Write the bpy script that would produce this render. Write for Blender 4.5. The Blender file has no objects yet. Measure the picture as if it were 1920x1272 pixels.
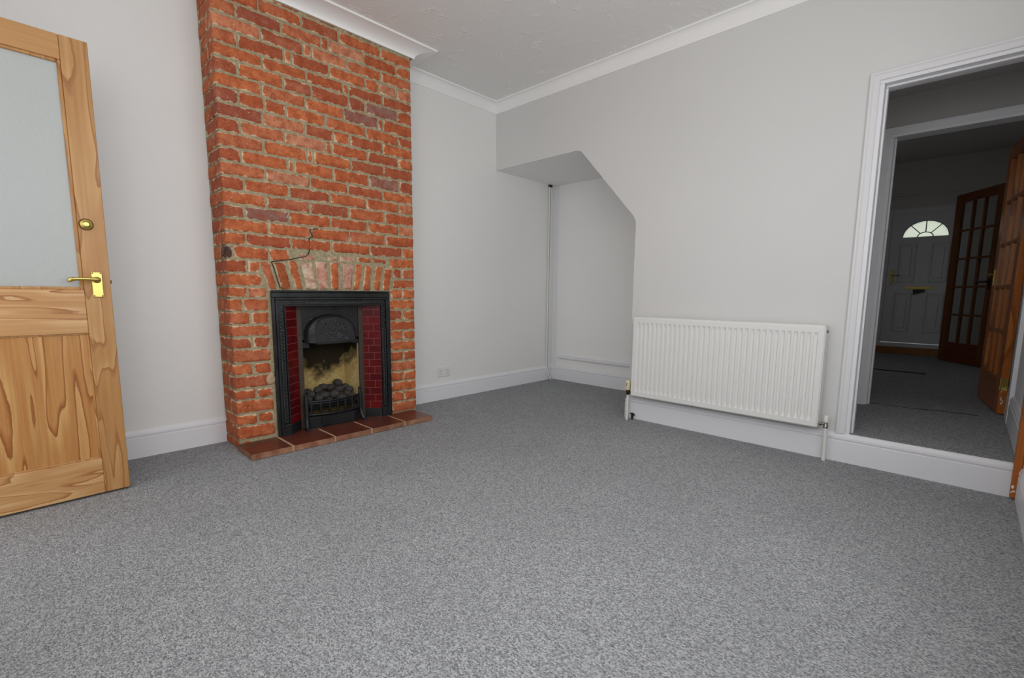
import bpy, bmesh, math, random
from mathutils import Vector, Matrix, noise
random.seed(7)
C = bpy.context.scene.collection
PI = math.pi

# ------------------------------------------------------------------ helpers
class MB:
    """collects geometry for ONE mesh object"""
    def __init__(self):
        self.v = []; self.f = []; self.sm = []; self.col = None
    def add(self, vs, fs, smooth=False):
        n = len(self.v)
        self.v += [tuple(v) for v in vs]
        self.f += [tuple(i + n for i in f) for f in fs]
        self.sm += [smooth] * len(fs)
        return n
    def box(self, x0, x1, y0, y1, z0, z1, b=0.0, seg=2):
        if x1 < x0: x0, x1 = x1, x0
        if y1 < y0: y0, y1 = y1, y0
        if z1 < z0: z0, z1 = z1, z0
        if b <= 0:
            vs = [(x, y, z) for x in (x0, x1) for y in (y0, y1) for z in (z0, z1)]
            self.add(vs, [(0, 1, 3, 2), (4, 6, 7, 5), (0, 4, 5, 1), (2, 3, 7, 6), (0, 2, 6, 4), (1, 5, 7, 3)])
            return self
        bm = bmesh.new()
        bmesh.ops.create_cube(bm, size=1)
        for v in bm.verts:
            v.co = Vector(((x0 + x1) / 2 + v.co.x * (x1 - x0), (y0 + y1) / 2 + v.co.y * (y1 - y0), (z0 + z1) / 2 + v.co.z * (z1 - z0)))
        b = min(b, (x1 - x0) * .45, (y1 - y0) * .45, (z1 - z0) * .45)
        bmesh.ops.bevel(bm, geom=bm.edges[:], offset=b, segments=seg, profile=.5, affect='EDGES')
        return self.bm(bm)
    def bm(self, bm, smooth=False, M=None):
        bm.verts.ensure_lookup_table()
        for i, v in enumerate(bm.verts): v.index = i
        self.add([(M @ v.co) if M else v.co for v in bm.verts], [[v.index for v in f.verts] for f in bm.faces], smooth)
        bm.free()
        return self
    def prism(self, poly, axis, a, b):
        """poly: 2-D ring; axis 0/1/2 = direction of extrusion"""
        def P(u, w, t):
            return (t, u, w) if axis == 0 else ((u, t, w) if axis == 1 else (u, w, t))
        n = len(poly)
        vs = [P(u, w, a) for u, w in poly] + [P(u, w, b) for u, w in poly]
        fs = [tuple(range(n)), tuple(range(2 * n - 1, n - 1, -1))]
        for i in range(n):
            j = (i + 1) % n
            fs.append((i, i + n, j + n, j))
        self.add(vs, fs)
        return self
    def tube(self, pts, r, n=10, cap=True, smooth=True):
        pts = [Vector(p) for p in pts]
        rs = r if isinstance(r, (list, tuple)) else [r] * len(pts)
        up = None; rings = []
        for i, p in enumerate(pts):
            t = (pts[min(i + 1, len(pts) - 1)] - pts[max(i - 1, 0)]).normalized()
            if up is None:
                up = Vector((0, 0, 1)) if abs(t.z) < .9 else Vector((1, 0, 0))
            s = t.cross(up).normalized(); up = s.cross(t).normalized()
            rings.append([p + (s * math.cos(2 * PI * k / n) + up * math.sin(2 * PI * k / n)) * rs[i] for k in range(n)])
        vs = [v for ring in rings for v in ring]
        fs = []
        for i in range(len(pts) - 1):
            for k in range(n):
                k2 = (k + 1) % n
                fs.append((i * n + k, i * n + k2, (i + 1) * n + k2, (i + 1) * n + k))
        self.add(vs, fs, smooth)
        if cap:
            self.add(rings[0], [tuple(range(n - 1, -1, -1))]); self.add(rings[-1], [tuple(range(n))])
        return self
    def lathe(self, o, ax, prof, n=20, smooth=True):
        """prof: (along, radius) list, revolved about axis ax through o"""
        o = Vector(o); ax = Vector(ax).normalized()
        s = ax.cross(Vector((0, 0, 1)) if abs(ax.z) < .9 else Vector((1, 0, 0))).normalized(); u = s.cross(ax)
        vs = []
        for a, r in prof:
            for k in range(n):
                t = 2 * PI * k / n
                vs.append(o + ax * a + (s * math.cos(t) + u * math.sin(t)) * max(r, 1e-5))
        fs = []
        for i in range(len(prof) - 1):
            for k in range(n):
                k2 = (k + 1) % n
                fs.append((i * n + k, i * n + k2, (i + 1) * n + k2, (i + 1) * n + k))
        self.add(vs, fs, smooth)
        self.add(vs[:n], [tuple(range(n - 1, -1, -1))]); self.add(vs[-n:], [tuple(range(n))])
        return self
    def ball(self, c, rx, ry=None, rz=None, sub=2):
        bm = bmesh.new(); bmesh.ops.create_icosphere(bm, subdivisions=sub, radius=1)
        M = Matrix.Translation(c) @ Matrix.Diagonal((rx, ry or rx, rz or rx, 1))
        return self.bm(bm, True, M)
    def sweep(self, path, prof, side=1, caps=True):
        """profile (d,z) swept along an XY polyline with mitred corners; d is measured to the left (side=1) or right of the path"""
        path = [Vector((p[0], p[1])) for p in path]; m = len(prof); vs = []
        for i, p in enumerate(path):
            def nrm(a, b):
                d = (b - a).normalized(); return Vector((-d.y, d.x)) * side
            ns = []
            if i > 0: ns.append(nrm(path[i - 1], p))
            if i < len(path) - 1: ns.append(nrm(p, path[i + 1]))
            k = ns[0] if len(ns) == 1 else (ns[0] + ns[1]) / (1 + ns[0].dot(ns[1]))
            for d, z in prof: vs.append((p.x + k.x * d, p.y + k.y * d, z))
        fs = []
        for i in range(len(path) - 1):
            for j in range(m):
                j2 = (j + 1) % m
                fs.append((i * m + j, i * m + j2, (i + 1) * m + j2, (i + 1) * m + j))
        if caps:
            fs.append(tuple(range(m))); fs.append(tuple(range((len(path) - 1) * m, len(path) * m))[::-1])
        self.add(vs, fs)
        return self

ORG = {}
def finish(o, label=None, cat=None, group=None, kind=None):
    if label: o['label'] = label
    if cat: o['category'] = cat
    if group: o['group'] = group
    if kind: o['kind'] = kind
    return o
def obj(name, mb, mat, parent=None, local=False, **k):
    """one mesh object; geometry is given in world space unless local"""
    me = bpy.data.meshes.new(name)
    org = Vector((0, 0, 0))
    if parent is not None and not local: org = ORG.get(parent.name, Vector((0, 0, 0)))
    me.from_pydata([Vector(v) - org for v in mb.v], [], mb.f)
    me.polygons.foreach_set('use_smooth', mb.sm)
    bm = bmesh.new(); bm.from_mesh(me); bmesh.ops.recalc_face_normals(bm, faces=bm.faces); bm.to_mesh(me); bm.free()
    if mb.col:
        a = me.color_attributes.new('tint', 'FLOAT_COLOR', 'POINT')
        a.data.foreach_set('color', [c for q in mb.col for c in q])
    me.materials.append(mat)
    o = bpy.data.objects.new(name, me); C.objects.link(o)
    if parent is not None:
        o.parent = parent
        ORG[o.name] = org
    return finish(o, **k)
def thing(name, loc, label=None, cat=None, group=None, kind=None, rz=0):
    o = bpy.data.objects.new(name, None); C.objects.link(o)
    o.empty_display_size = .05
    o.location = loc; o.rotation_euler = (0, 0, rz)
    ORG[o.name] = Vector(loc)
    return finish(o, label, cat, group, kind)
def struct(name, mb, mat, **k):
    return obj(name, mb, mat, None, kind='structure', **k)

# ------------------------------------------------------------------ materials
class NT:
    def __init__(self, name):
        self.m = bpy.data.materials.new(name); self.m.use_nodes = True
        self.t = self.m.node_tree; self.n = self.t.nodes
        self.b = self.n['Principled BSDF']
    def node(self, typ, **k):
        nd = self.n.new(typ)
        for a, v in k.items():
            if a.startswith('i_'):
                s = a[2:].replace('_', ' ')
                nd.inputs[int(s) if s.isdigit() else s].default_value = v
            else: setattr(nd, a, v)
        return nd
    def link(self, a, b): self.t.links.new(a, b)
    def coord(self, kind='Object', scale=(1, 1, 1), loc=(0, 0, 0)):
        tc = self.node('ShaderNodeTexCoord'); mp = self.node('ShaderNodeMapping')
        mp.inputs['Scale'].default_value = scale; mp.inputs['Location'].default_value = loc
        self.link(tc.outputs[kind], mp.inputs['Vector']); return mp.outputs[0]
    def noise(self, vec, scale, detail=4, rough=.55, dist=0, typ=None):
        nd = self.node('ShaderNodeTexNoise')
        if typ: nd.noise_type = typ
        nd.inputs['Scale'].default_value = scale; nd.inputs['Detail'].default_value = detail
        nd.inputs['Roughness'].default_value = rough; nd.inputs['Distortion'].default_value = dist
        self.link(vec, nd.inputs['Vector']); return nd.outputs['Fac']
    def ramp(self, fac, stops, interp='LINEAR'):
        r = self.node('ShaderNodeValToRGB'); r.color_ramp.interpolation = interp
        e = r.color_ramp.elements
        while len(e) < len(stops): e.new(.5)
        for q, (p, c) in zip(e, stops):
            q.position = p; q.color = (c, c, c, 1) if isinstance(c, (int, float)) else (*c, 1)
        self.link(fac, r.inputs[0]); return r.outputs[0]
    def math(self, op, a, b=None):
        nd = self.node('ShaderNodeMath', operation=op)
        for i, q in enumerate((a, b)):
            if q is None: continue
            if isinstance(q, (int, float)): nd.inputs[i].default_value = q
            else: self.link(q, nd.inputs[i])
        return nd.outputs[0]
    def mix(self, fac, a, b, blend='MIX'):
        nd = self.node('ShaderNodeMix', data_type='RGBA', blend_type=blend)
        for i, q in ((0, fac), (6, a), (7, b)):
            if isinstance(q, (int, float)): nd.inputs[i].default_value = q if i == 0 else (q, q, q, 1)
            elif isinstance(q, tuple): nd.inputs[i].default_value = (*q, 1)
            else: self.link(q, nd.inputs[i])
        return nd.outputs[2]
    def bump(self, h, strength=.3, dist=.01):
        nd = self.node('ShaderNodeBump'); nd.inputs['Strength'].default_value = strength; nd.inputs['Distance'].default_value = dist
        self.link(h, nd.inputs['Height']); self.link(nd.outputs[0], self.b.inputs['Normal']); return nd
    def set(self, col=None, rough=.5, metal=0, spec=.5, **k):
        if col is not None:
            if isinstance(col, tuple): self.b.inputs['Base Color'].default_value = (*col, 1)
            else: self.link(col, self.b.inputs['Base Color'])
        if isinstance(rough, (int, float)): self.b.inputs['Roughness'].default_value = rough
        else: self.link(rough, self.b.inputs['Roughness'])
        self.b.inputs['Metallic'].default_value = metal
        self.b.inputs['Specular IOR Level'].default_value = spec
        for a, v in k.items(): self.b.inputs[a.replace('_', ' ')].default_value = v
        return self.m
def lin(r, g, b):
    f = lambda c: (c / 255 / 12.92) if c <= 10 else ((c / 255 + .055) / 1.055) ** 2.4
    return (f(r), f(g), f(b))

def mat_paint(name, col, rough=.6, bump=.06, scale=60, var=.02):
    t = NT(name); v = t.coord()
    big = t.noise(v, 1.1, 3)
    c = t.mix(t.ramp(big, [(.3, 0.0), (.7, 1.0)]), tuple(max(0, q * (1 - var)) for q in col), tuple(min(1, q * (1 + var)) for q in col))
    t.bump(t.noise(v, scale, 3), bump, .004)
    return t.set(c, rough, spec=.35)
WALL = mat_paint('wall_paint', (.86, .857, .845), .75, .05, 45)
WALLB = mat_paint('wall_paint_shaded', (.70, .698, .69), .75, .05, 45)  # same wall paint, darkened in colour to offset stronger light on the radiator wall
TRIMB = mat_paint('gloss_trim_shaded', (.79, .793, .825), .32, .03, 25, .01)  # trim paint darkened likewise, shade put into the colour
TRIM = mat_paint('gloss_trim_paint', (.85, .853, .885), .32, .03, 25, .01)
COVE = mat_paint('coving_paint', (.93, .928, .92), .6, .03, 40)
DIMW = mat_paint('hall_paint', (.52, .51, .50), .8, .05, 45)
RADW = mat_paint('radiator_enamel', (.81, .808, .792), .3, .01, 20, .005)
PLAS = mat_paint('white_plastic', (.80, .80, .78), .35, .01, 20, .005)
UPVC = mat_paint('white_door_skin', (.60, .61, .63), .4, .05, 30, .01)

def mat_ceiling():
    t = NT('artex_ceiling'); v = t.coord()
    w = t.node('ShaderNodeTexNoise'); w.inputs['Scale'].default_value = 3.2; w.inputs['Detail'].default_value = 2
    t.link(v, w.inputs['Vector'])
    vm = t.node('ShaderNodeVectorMath', operation='MULTIPLY_ADD'); vm.inputs[1].default_value = (.6, .6, .6)
    t.link(w.outputs['Color'], vm.inputs[0]); t.link(v, vm.inputs[2])
    n = t.noise(vm.outputs[0], 6.5, 3, .5, 1.6)
    ridge = t.math('ABSOLUTE', t.math('SUBTRACT', n, .5))
    streak = t.ramp(ridge, [(0, 1.0), (.02, .8), (.05, 0.0)])
    gate = t.ramp(t.noise(v, 8.5, 2), [(.53, 0.0), (.60, 1.0)])
    h = t.math('ADD', t.math('MULTIPLY', streak, gate), t.math('MULTIPLY', t.noise(v, 26, 3), .25))
    t.bump(h, .45, .006)
    c = t.mix(t.math('MULTIPLY', streak, gate), (.87, .862, .85), (.95, .945, .94))
    return t.set(c, .7, spec=.3)
CEIL = mat_ceiling()

def mat_carpet(name, dark=1.0):
    t = NT(name); v = t.coord()
    vo = t.node('ShaderNodeTexVoronoi'); vo.inputs['Scale'].default_value = 330; vo.inputs['Randomness'].default_value = 1
    st = t.node('ShaderNodeMapping'); st.inputs['Rotation'].default_value = (0, 0, .7); st.inputs['Scale'].default_value = (1, .62, 1)
    t.link(v, st.inputs['Vector']); t.link(st.outputs[0], vo.inputs['Vector'])
    cell = t.node('ShaderNodeSeparateColor'); t.link(vo.outputs['Color'], cell.inputs[0])
    n2 = t.noise(v, 150, 3, .7); n3 = t.noise(v, 2.2, 4)
    a = t.math('ADD', t.math('MULTIPLY', cell.outputs[0], .55), t.math('MULTIPLY', n2, .6))
    c = t.ramp(a, [(.16, lin(78 * dark, 80 * dark, 83 * dark)), (.50, lin(141 * dark, 143 * dark, 146 * dark)), (.92, lin(196 * dark, 198 * dark, 200 * dark))])
    c = t.mix(t.ramp(n3, [(.35, 0.0), (.65, .16)]), c, lin(120 * dark, 122 * dark, 125 * dark))
    h = t.math('SUBTRACT', t.math('MULTIPLY', n2, .6), vo.outputs['Distance'])
    t.bump(h, .4, .004)
    return t.set(c, .95, spec=.1)
CARPET = mat_carpet('grey_loop_carpet')

def mat_brick():
    t = NT('old_red_brick'); v = t.coord()
    a = t.node('ShaderNodeVertexColor'); a.layer_name = 'tint'
    n1 = t.noise(v, 22, 5, .6); n2 = t.noise(v, 95, 4, .65); n3 = t.noise(v, 9, 3)
    c = t.mix(t.ramp(n1, [(.40, 0.0), (.62, 1.0)]), a.outputs['Color'], t.mix(.62, a.outputs['Color'], lin(150, 64, 38)))
    c = t.mix(t.ramp(n3, [(.55, 0.0), (.75, .45)]), c, lin(214, 136, 104))
    c = t.mix(t.ramp(n2, [(.30, .7), (.43, 0.0)]), c, lin(112, 48, 34))
    c = t.mix(t.ramp(n2, [(.62, 0.0), (.70, .75)]), c, lin(228, 192, 164))
    e = t.math('ADD', a.outputs['Alpha'], t.math('MULTIPLY', t.math('SUBTRACT', n1, .47), 2.1))
    c = t.mix(t.ramp(e, [(.08, .85), (.27, 0.0)]), c, lin(222, 203, 172))
    t.bump(t.math('ADD', t.math('MULTIPLY', n2, .5), n1), .6, .006)
    return t.set(c, .85, spec=.25)
BRICK = mat_brick()
def mat_mortar():
    t = NT('lime_mortar'); v = t.coord()
    n1 = t.noise(v, 60, 5, .7); n2 = t.noise(v, 7, 3)
    c = t.ramp(n1, [(.3, lin(136, 126, 100)), (.55, lin(172, 160, 130)), (.8, lin(206, 194, 164))])
    c = t.mix(t.ramp(n2, [(.45, 0.0), (.7, .45)]), c, lin(158, 150, 120))
    t.bump(n1, .7, .006)
    return t.set(c, .95, spec=.1)
MORTAR = mat_mortar()

def mat_pine(name, axis='z', seed=0.0, bands=5.0, across=5.0, along=.9, lo=(150, 92, 42), mid=(197, 145, 88), hi=(214, 170, 116), line=(140, 78, 30), rough=.38, amt=.8):
    t = NT(name)
    sc = {'z': (across, across * .6, along), 'x': (along, across * .6, across)}[axis]
    v = t.coord('Object', sc, (seed, seed * 1.7, seed * .6)); v0 = t.coord()
    n = t.noise(v, 1.0, 2.2, .45, .35)
    jag = t.noise(v0, 26, 3, .6)
    f = t.math('FRACT', t.math('ADD', t.math('MULTIPLY', n, bands), t.math('MULTIPLY', jag, .14)))
    ring = t.ramp(f, [(0.0, lin(*hi)), (.45, lin(*mid)), (.80, lin(*mid)), (.90, lin(*lo)), (.955, lin(*line)), (1.0, lin(*hi))])
    fs = {'z': (70, 70, 1.6), 'x': (1.6, 70, 70)}[axis]
    fine = t.noise(t.coord('Object', fs, (seed, 0, 0)), 1.0, 4, .6)
    c = t.mix(t.ramp(fine, [(.35, .5), (.6, 0.0)]), ring, lin(*lo), 'MIX')
    base = t.mix(t.ramp(t.noise(v0, 3.3, 3), [(.35, 0.0), (.65, 1.0)]), lin(*mid), lin(*hi))
    c = t.mix(amt, base, c)
    t.bump(fine, .08, .002)
    return t.set(c, rough, spec=.4)
def mat_metal(name, col, rough=.25, metal=1.0):
    t = NT(name); v = t.coord()
    n = t.noise(v, 120, 3)
    c = t.mix(t.ramp(n, [(.3, 0.0), (.7, 1.0)]), tuple(q * .92 for q in col), col)
    return t.set(c, rough, metal)
BRASS = mat_metal('polished_brass', lin(214, 190, 110), .24)
DKBRASS = mat_metal('aged_brass', lin(96, 74, 40), .4)
STEEL = mat_metal('chrome_steel', lin(150, 145, 135), .25)
def mat_iron():
    t = NT('blackened_cast_iron'); v = t.coord()
    n = t.noise(v, 150, 4, .6); g = t.noise(v, 8, 3)
    c = t.mix(t.ramp(g, [(.35, 0.0), (.7, 1.0)]), lin(32, 33, 35), lin(50, 51, 53))
    t.bump(n, .3, .002)
    return t.set(c, .38, .45, .5)
IRON = mat_iron()
def mat_plain(name, col, rough=.6, metal=0, spec=.4, nscale=40, var=.15, bump=.2):
    t = NT(name); v = t.coord(); n = t.noise(v, nscale, 4, .6)
    c = t.mix(t.ramp(n, [(.3, 0.0), (.7, 1.0)]), tuple(q * (1 - var) for q in col), tuple(min(1, q * (1 + var)) for q in col))
    t.bump(n, bump, .003)
    return t.set(c, rough, metal, spec)
IRONR = mat_plain('iron_relief_highlight', lin(74, 76, 78), .34, .6, .5, 60, .25, .2)  # lighter iron for raised ornament, relief highlights put into the colour
RUST = mat_plain('brown_iron_strip', lin(72, 62, 54), .6, .2)
COAL = mat_plain('fire_coal', lin(66, 64, 62), .8, 0, .3, 30, .35, .6)
SOOTBLK = mat_plain('soot_black', lin(24, 23, 22), .9)
BLACKP = mat_plain('black_plastic', lin(20, 20, 21), .45)
DARKM = mat_plain('dark_bronze', lin(44, 36, 30), .4, .5)
def mat_tile():
    t = NT('oxblood_glazed_tile')
    a = t.node('ShaderNodeVertexColor'); a.layer_name = 'tint'
    v = t.coord(); n = t.noise(v, 14, 3)
    c = t.mix(t.ramp(n, [(.3, 0.0), (.75, .5)]), a.outputs['Color'], lin(58, 8, 12))
    return t.set(c, .24, spec=.22)
TILE = mat_tile()
GROUT = mat_plain('reddish_grout', lin(142, 74, 70), .8)
def mat_hearth(name, c1, c2, rough):
    t = NT(name); v = t.coord(); n = t.noise(v, 18, 5, .6); n2 = t.noise(v, 4, 2)
    c = t.mix(t.ramp(n, [(.35, 0.0), (.7, 1.0)]), c1, c2)
    c = t.mix(t.ramp(n2, [(.4, 0.0), (.75, .5)]), c, tuple(q * .62 for q in c1))
    t.bump(n, .15, .004)
    return t.set(c, rough, spec=.5)
QUARRY = mat_hearth('quarry_tile', lin(96, 46, 34), lin(116, 60, 44), .34)
QEDGE = mat_hearth('worn_tile_edge', lin(136, 84, 62), lin(176, 134, 104), .8)
CREAM = mat_plain('pale_mortar', lin(186, 160, 130), .9)
def mat_firebrick():
    t = NT('sooty_firebrick'); v = t.coord()
    n = t.noise(v, 9, 5, .65, .4); n2 = t.noise(v, 60, 3)
    c = t.mix(t.ramp(n2, [(.3, 0.0), (.7, 1.0)]), lin(172, 146, 92), lin(200, 178, 126))
    c = t.mix(t.ramp(t.noise(v, 5, 3), [(.4, 0.0), (.65, .6)]), c, lin(156, 126, 62))
    sx = t.node('ShaderNodeSeparateXYZ'); t.link(t.coord(), sx.inputs[0])
    # soot rises from the fire bed: broad at the top, in tongues lower down
    dx = t.math('ABSOLUTE', t.math('SUBTRACT', sx.outputs['X'], .02))
    hz = t.math('SUBTRACT', sx.outputs['Z'], .30)
    s = t.math('SUBTRACT', t.math('MULTIPLY', hz, 5.0), t.math('MULTIPLY', t.math('MULTIPLY', dx, dx), 15.0))
    s = t.math('ADD', s, t.math('MULTIPLY', t.math('SUBTRACT', n, .46), 2.2))
    c = t.mix(t.ramp(s, [(.0, 0.0), (.16, .45), (.6, .97)]), c, lin(32, 28, 23))
    t.bump(n2, .3, .004)
    return t.set(c, .95, spec=.1)
FIREB = mat_firebrick()
def mat_frost():
    t = NT('frosted_glass'); v = t.coord()
    n = t.noise(v, 85, 3, .5, .6)
    t.bump(n, .3, .004)
    m = t.set((.69, .72, .71), .42, spec=.5, Transmission_Weight=.45)
    return m
FROST = mat_frost()
def mat_glass(name, tint=(1, 1, 1), rough=.02):
    t = NT(name)
    v = t.coord(); n = t.noise(v, 12, 2); t.bump(n, .02, .002)
    return t.set(tint, rough, spec=.5, Transmission_Weight=1.0, IOR=1.15)
GLASS = mat_glass('clear_glass', (.95, .97, .96))
def mat_obscure():
    t = NT('obscured_fanlight_glass'); v = t.coord(); n = t.noise(v, 60, 3); t.bump(n, .3, .004)
    tr = t.node('ShaderNodeBsdfTranslucent'); tr.inputs[0].default_value = (.95, .97, .88, 1)
    tp = t.node('ShaderNodeBsdfTransparent'); tp.inputs[0].default_value = (.93, .95, .86, 1)
    mx = t.node('ShaderNodeMixShader'); mx.inputs[0].default_value = .6
    t.link(tr.outputs[0], mx.inputs[1]); t.link(tp.outputs[0], mx.inputs[2])
    out = t.n['Material Output']; t.link(mx.outputs[0], out.inputs['Surface'])
    return t.m
OBSC = mat_obscure()
PINEV = mat_pine('pine_stile_wood', 'z', 3.1, 7.5, 7, 1.1, lo=(152, 97, 50), mid=(182, 133, 80), hi=(202, 158, 104), amt=.75)
PINEH = mat_pine('pine_rail_wood', 'x', 8.3, 9, 9, 1.2, lo=(166, 108, 56), mid=(196, 148, 96), hi=(218, 178, 128), amt=.85)
PINEHT = mat_pine('pine_top_rail_wood', 'x', 2.2, 2.5, 6, .5, lo=(160, 106, 56), mid=(190, 140, 86), hi=(202, 156, 102), amt=.6)
PINEP = mat_pine('pine_panel_wood', 'z', 11.7, 9.5, 6.5, .75, lo=(158, 96, 44), mid=(190, 136, 78), hi=(208, 162, 102), line=(130, 72, 28), amt=.95)
ORNG = mat_pine('orange_varnished_pine', 'z', 5.2, 3, 14, .6, lo=(140, 74, 22), mid=(178, 100, 36), hi=(196, 122, 54), line=(112, 54, 14), rough=.3)
ORNGH = mat_pine('orange_varnished_pine_rail', 'x', 6.2, 3, 10, .6, lo=(132, 66, 20), mid=(166, 88, 32), hi=(182, 106, 44), line=(104, 48, 14), rough=.3)
DKPINE = mat_pine('shaded_varnished_pine', 'z', 5.2, 3, 14, .6, lo=(84, 46, 14), mid=(108, 64, 22), hi=(122, 76, 32), line=(66, 34, 10), rough=.4)  # darker copy of the orange pine, hall shade put into the colour
DKPINEH = mat_pine('shaded_varnished_pine_rail', 'x', 6.2, 3, 10, .6, lo=(84, 40, 14), mid=(106, 52, 20), hi=(118, 62, 26), line=(66, 30, 10), rough=.4)
SILLW = mat_pine('varnished_sill_wood', 'z', 1.2, 3, 3, 3, lo=(110, 66, 20), mid=(140, 88, 30), hi=(150, 98, 40), line=(92, 52, 14))

# ------------------------------------------------------------------ measured room (metres; corner of the two walls at the origin)
H = 2.68; ZC = 2.586
DC = .2605; XL = -2.3765; XR = -1.1164           # chimney breast
ST = .165                                       # hall level above the room's carpet
AD = .888; ZA = 2.088; ZAL = 1.498; YP = -.964; YA = -1.489
D1L = -2.880; YW = -3.575                        # first doorway, right-hand wall
XW = -3.72                                       # left wall (behind the camera)

# floor and ceiling
m = MB().box(XW - .12, AD + .05, YW - .1, .12, -.06, 0)
struct('floor', m, CARPET)
m = MB().box(XW - .12, .2, YW - .1, .15, H, H + .08)
struct('ceiling', m, CEIL)

# fireplace wall (left in the photo), running on into the alcove; hole behind the firebox is not needed
m = MB().box(XW - .12, AD + .1, 0, .14, 0, H)
struct('wall_back', m, WALL)

# radiator wall: alcove opening with rounded corners, then the doorway
def arc(p0, p1, p2, r, n=8):
    """fillet of corner p1 between p0 and p2"""
    p0, p1, p2 = Vector(p0), Vector(p1), Vector(p2)
    a = (p0 - p1).normalized(); b = (p2 - p1).normalized(); ang = a.angle(b)
    d = r / math.tan(ang / 2); s = p1 + a * d; e = p1 + b * d
    c = p1 + (a + b).normalized() * (r / math.sin(ang / 2)); out = []
    a0 = math.atan2(s.y - c.y, s.x - c.x); a1 = math.atan2(e.y - c.y, e.x - c.x)
    while a1 - a0 > PI: a1 -= 2 * PI
    while a1 - a0 < -PI: a1 += 2 * PI
    return [(c.x + r * math.cos(a0 + (a1 - a0) * k / n), c.y + r * math.sin(a0 + (a1 - a0) * k / n)) for k in range(n + 1)]
top = [(0.0, ZA)] + arc((0, ZA), (YP, ZA), (YA, ZAL), .09) + arc((YP, ZA), (YA, ZAL), (YA, 0), .13)
WT = .12
m = MB()
for (ya, za), (yb, zb) in zip(top, top[1:]):
    if abs(ya - yb) < 1e-6: continue
    m.prism([(ya, za), (yb, zb), (yb, H), (ya, H)], 0, 0, .004)
yl, zl = top[-1]
m.prism([(yl, 0), (yl, H), (D1L, H), (D1L, 0)], 0, 0, WT)
m.prism([(D1L, 2.060), (D1L, H), (YW, H), (YW, 2.060)], 0, 0, WT)
m.prism([(D1L, 0), (D1L, ST - .01), (YW, ST - .01), (YW, 0)], 0, 0, WT)
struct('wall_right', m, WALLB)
# lining of the alcove under the stairs: soffit, slope, far side, back
m = MB()
pr = top + [(YA, 0)]
for (ya, za), (yb, zb) in zip(pr, pr[1:]):
    d = Vector((yb - ya, zb - za));
    if d.length < 1e-6: continue
    nn = Vector((d.y, -d.x)).normalized() * .05
    if nn.dot(Vector(((ya + yb) / 2 + .6, (za + zb) / 2 - .9))) < 0: nn = -nn
    m.add([(x, *q) for x in (.003, AD + .02) for q in ((ya, za), (yb, zb), (yb + nn.x, zb + nn.y), (ya + nn.x, za + nn.y))],
          [(0, 1, 2, 3), (7, 6, 5, 4), (0, 4, 5, 1), (1, 5, 6, 2), (2, 6, 7, 3), (3, 7, 4, 0)])
m.box(AD, AD + .1, YA - .1, .1, 0, ZA + .1)
struct('wall_alcove', m, mat_paint('alcove_paint_brightened', (.93, .927, .915), .75, .05, 45))  # wall paint lightened, missing bounce light put into the colour
# timber framing on the back of the alcove: corner batten and ledge rail
m = MB().box(AD - .012, AD, -.062, 0, .15, ZA, .003)
m.box(AD - .030, AD, YA, -.10, .243, .262, .004)
m.box(AD - .016, AD, YA, -.10, .262, .276, .003)
struct('trim_1', m, TRIM)

# wall behind the camera: back-door opening and a window that lights the room
m = MB()
W0, W1, WZ0, WZ1 = -3.25, -1.75, .85, 2.15
m.box(XW - .12, XW, -.50, .0, 0, H); m.box(XW - .12, XW, -1.34, -.50, 2.03, H)
m.box(XW - .12, XW, W1, -1.34, 0, H); m.box(XW - .12, XW, W0, W1, 0, WZ0); m.box(XW - .12, XW, W0, W1, WZ1, H)
m.box(XW - .12, XW, YW - .1, W0, 0, H)
struct('wall_left', m, WALL)
m = MB()
for y in (W0, (W0 + W1) / 2 - .03, W1 - .06): m.box(XW - .09, XW - .02, y, y + .06, WZ0, WZ1, .004)
for z in (WZ0, WZ1 - .06): m.box(XW - .09, XW - .02, W0, W1, z, z + .06, .004)
m.box(XW - .02, XW + .06, W0 - .04, W1 + .04, WZ0 - .03, WZ0, .006)
struct('window_1', m, TRIM)
m = MB()
m.box(XW - .11, XW + .012, -.552, -.50, 0, 2.03, .004); m.box(XW - .11, XW + .012, -1.36, -1.31, 0, 2.03, .004); m.box(XW - .11, XW + .012, -1.36, -.50, 2.0, 2.05, .004)
struct('trim_2', m, TRIM)
# right-hand wall, carried on through the doorway along the hall
V0, V1 = -2.95, -.95  # opening of an unseen window, added to light the fireplace wall
m = MB(); m.box(XW - .12, V0, YW - .1, YW, 0, 2.8); m.box(V1, 5.4, YW - .1, YW, 0, 2.8); m.box(V0, V1, YW - .1, YW, 0, WZ0); m.box(V0, V1, YW - .1, YW, WZ1, 2.8)
struct('wall_front', m, WALL)
m = MB()
for x in (V0, (V0 + V1) / 2 - .03, V1 - .06): m.box(x, x + .06, YW - .09, YW - .03, WZ0, WZ1, .004)
for z in (WZ0, WZ1 - .06): m.box(V0, V1, YW - .089, YW - .031, z, z + .06, .004)
struct('added_window', m, TRIM)

# ------------------------------------------------------------------ coving
def cove(zb, w, top=H, n=9):
    p = [(0, top), (0, zb), (.007, zb), (.007, zb + .006)]
    for k in range(1, n):
        t = PI / 2 * k / n
        p.append((w - .004 - (w - .011) * math.cos(t), zb + .006 + (top - .012 - zb - .006) * math.sin(t)))
    return p + [(w - .004, top - .012), (w, top - .012), (w, top)]
P1 = cove(2.618, .124)
m = MB().sweep([(XL, 0), (XL, -DC), (XR + .028, -DC), (XR + .028, 0)], P1, -1); struct('trim_3', m, COVE)
P2 = cove(ZC, .056)
m = MB().sweep([(XR + .03, 0), (0, 0), (0, YW)], P2, -1); struct('trim_4', m, COVE)
m = MB().sweep([(XW, 0), (XL, 0)], cove(2.604, .05), -1); struct('trim_5', m, COVE)

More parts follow.
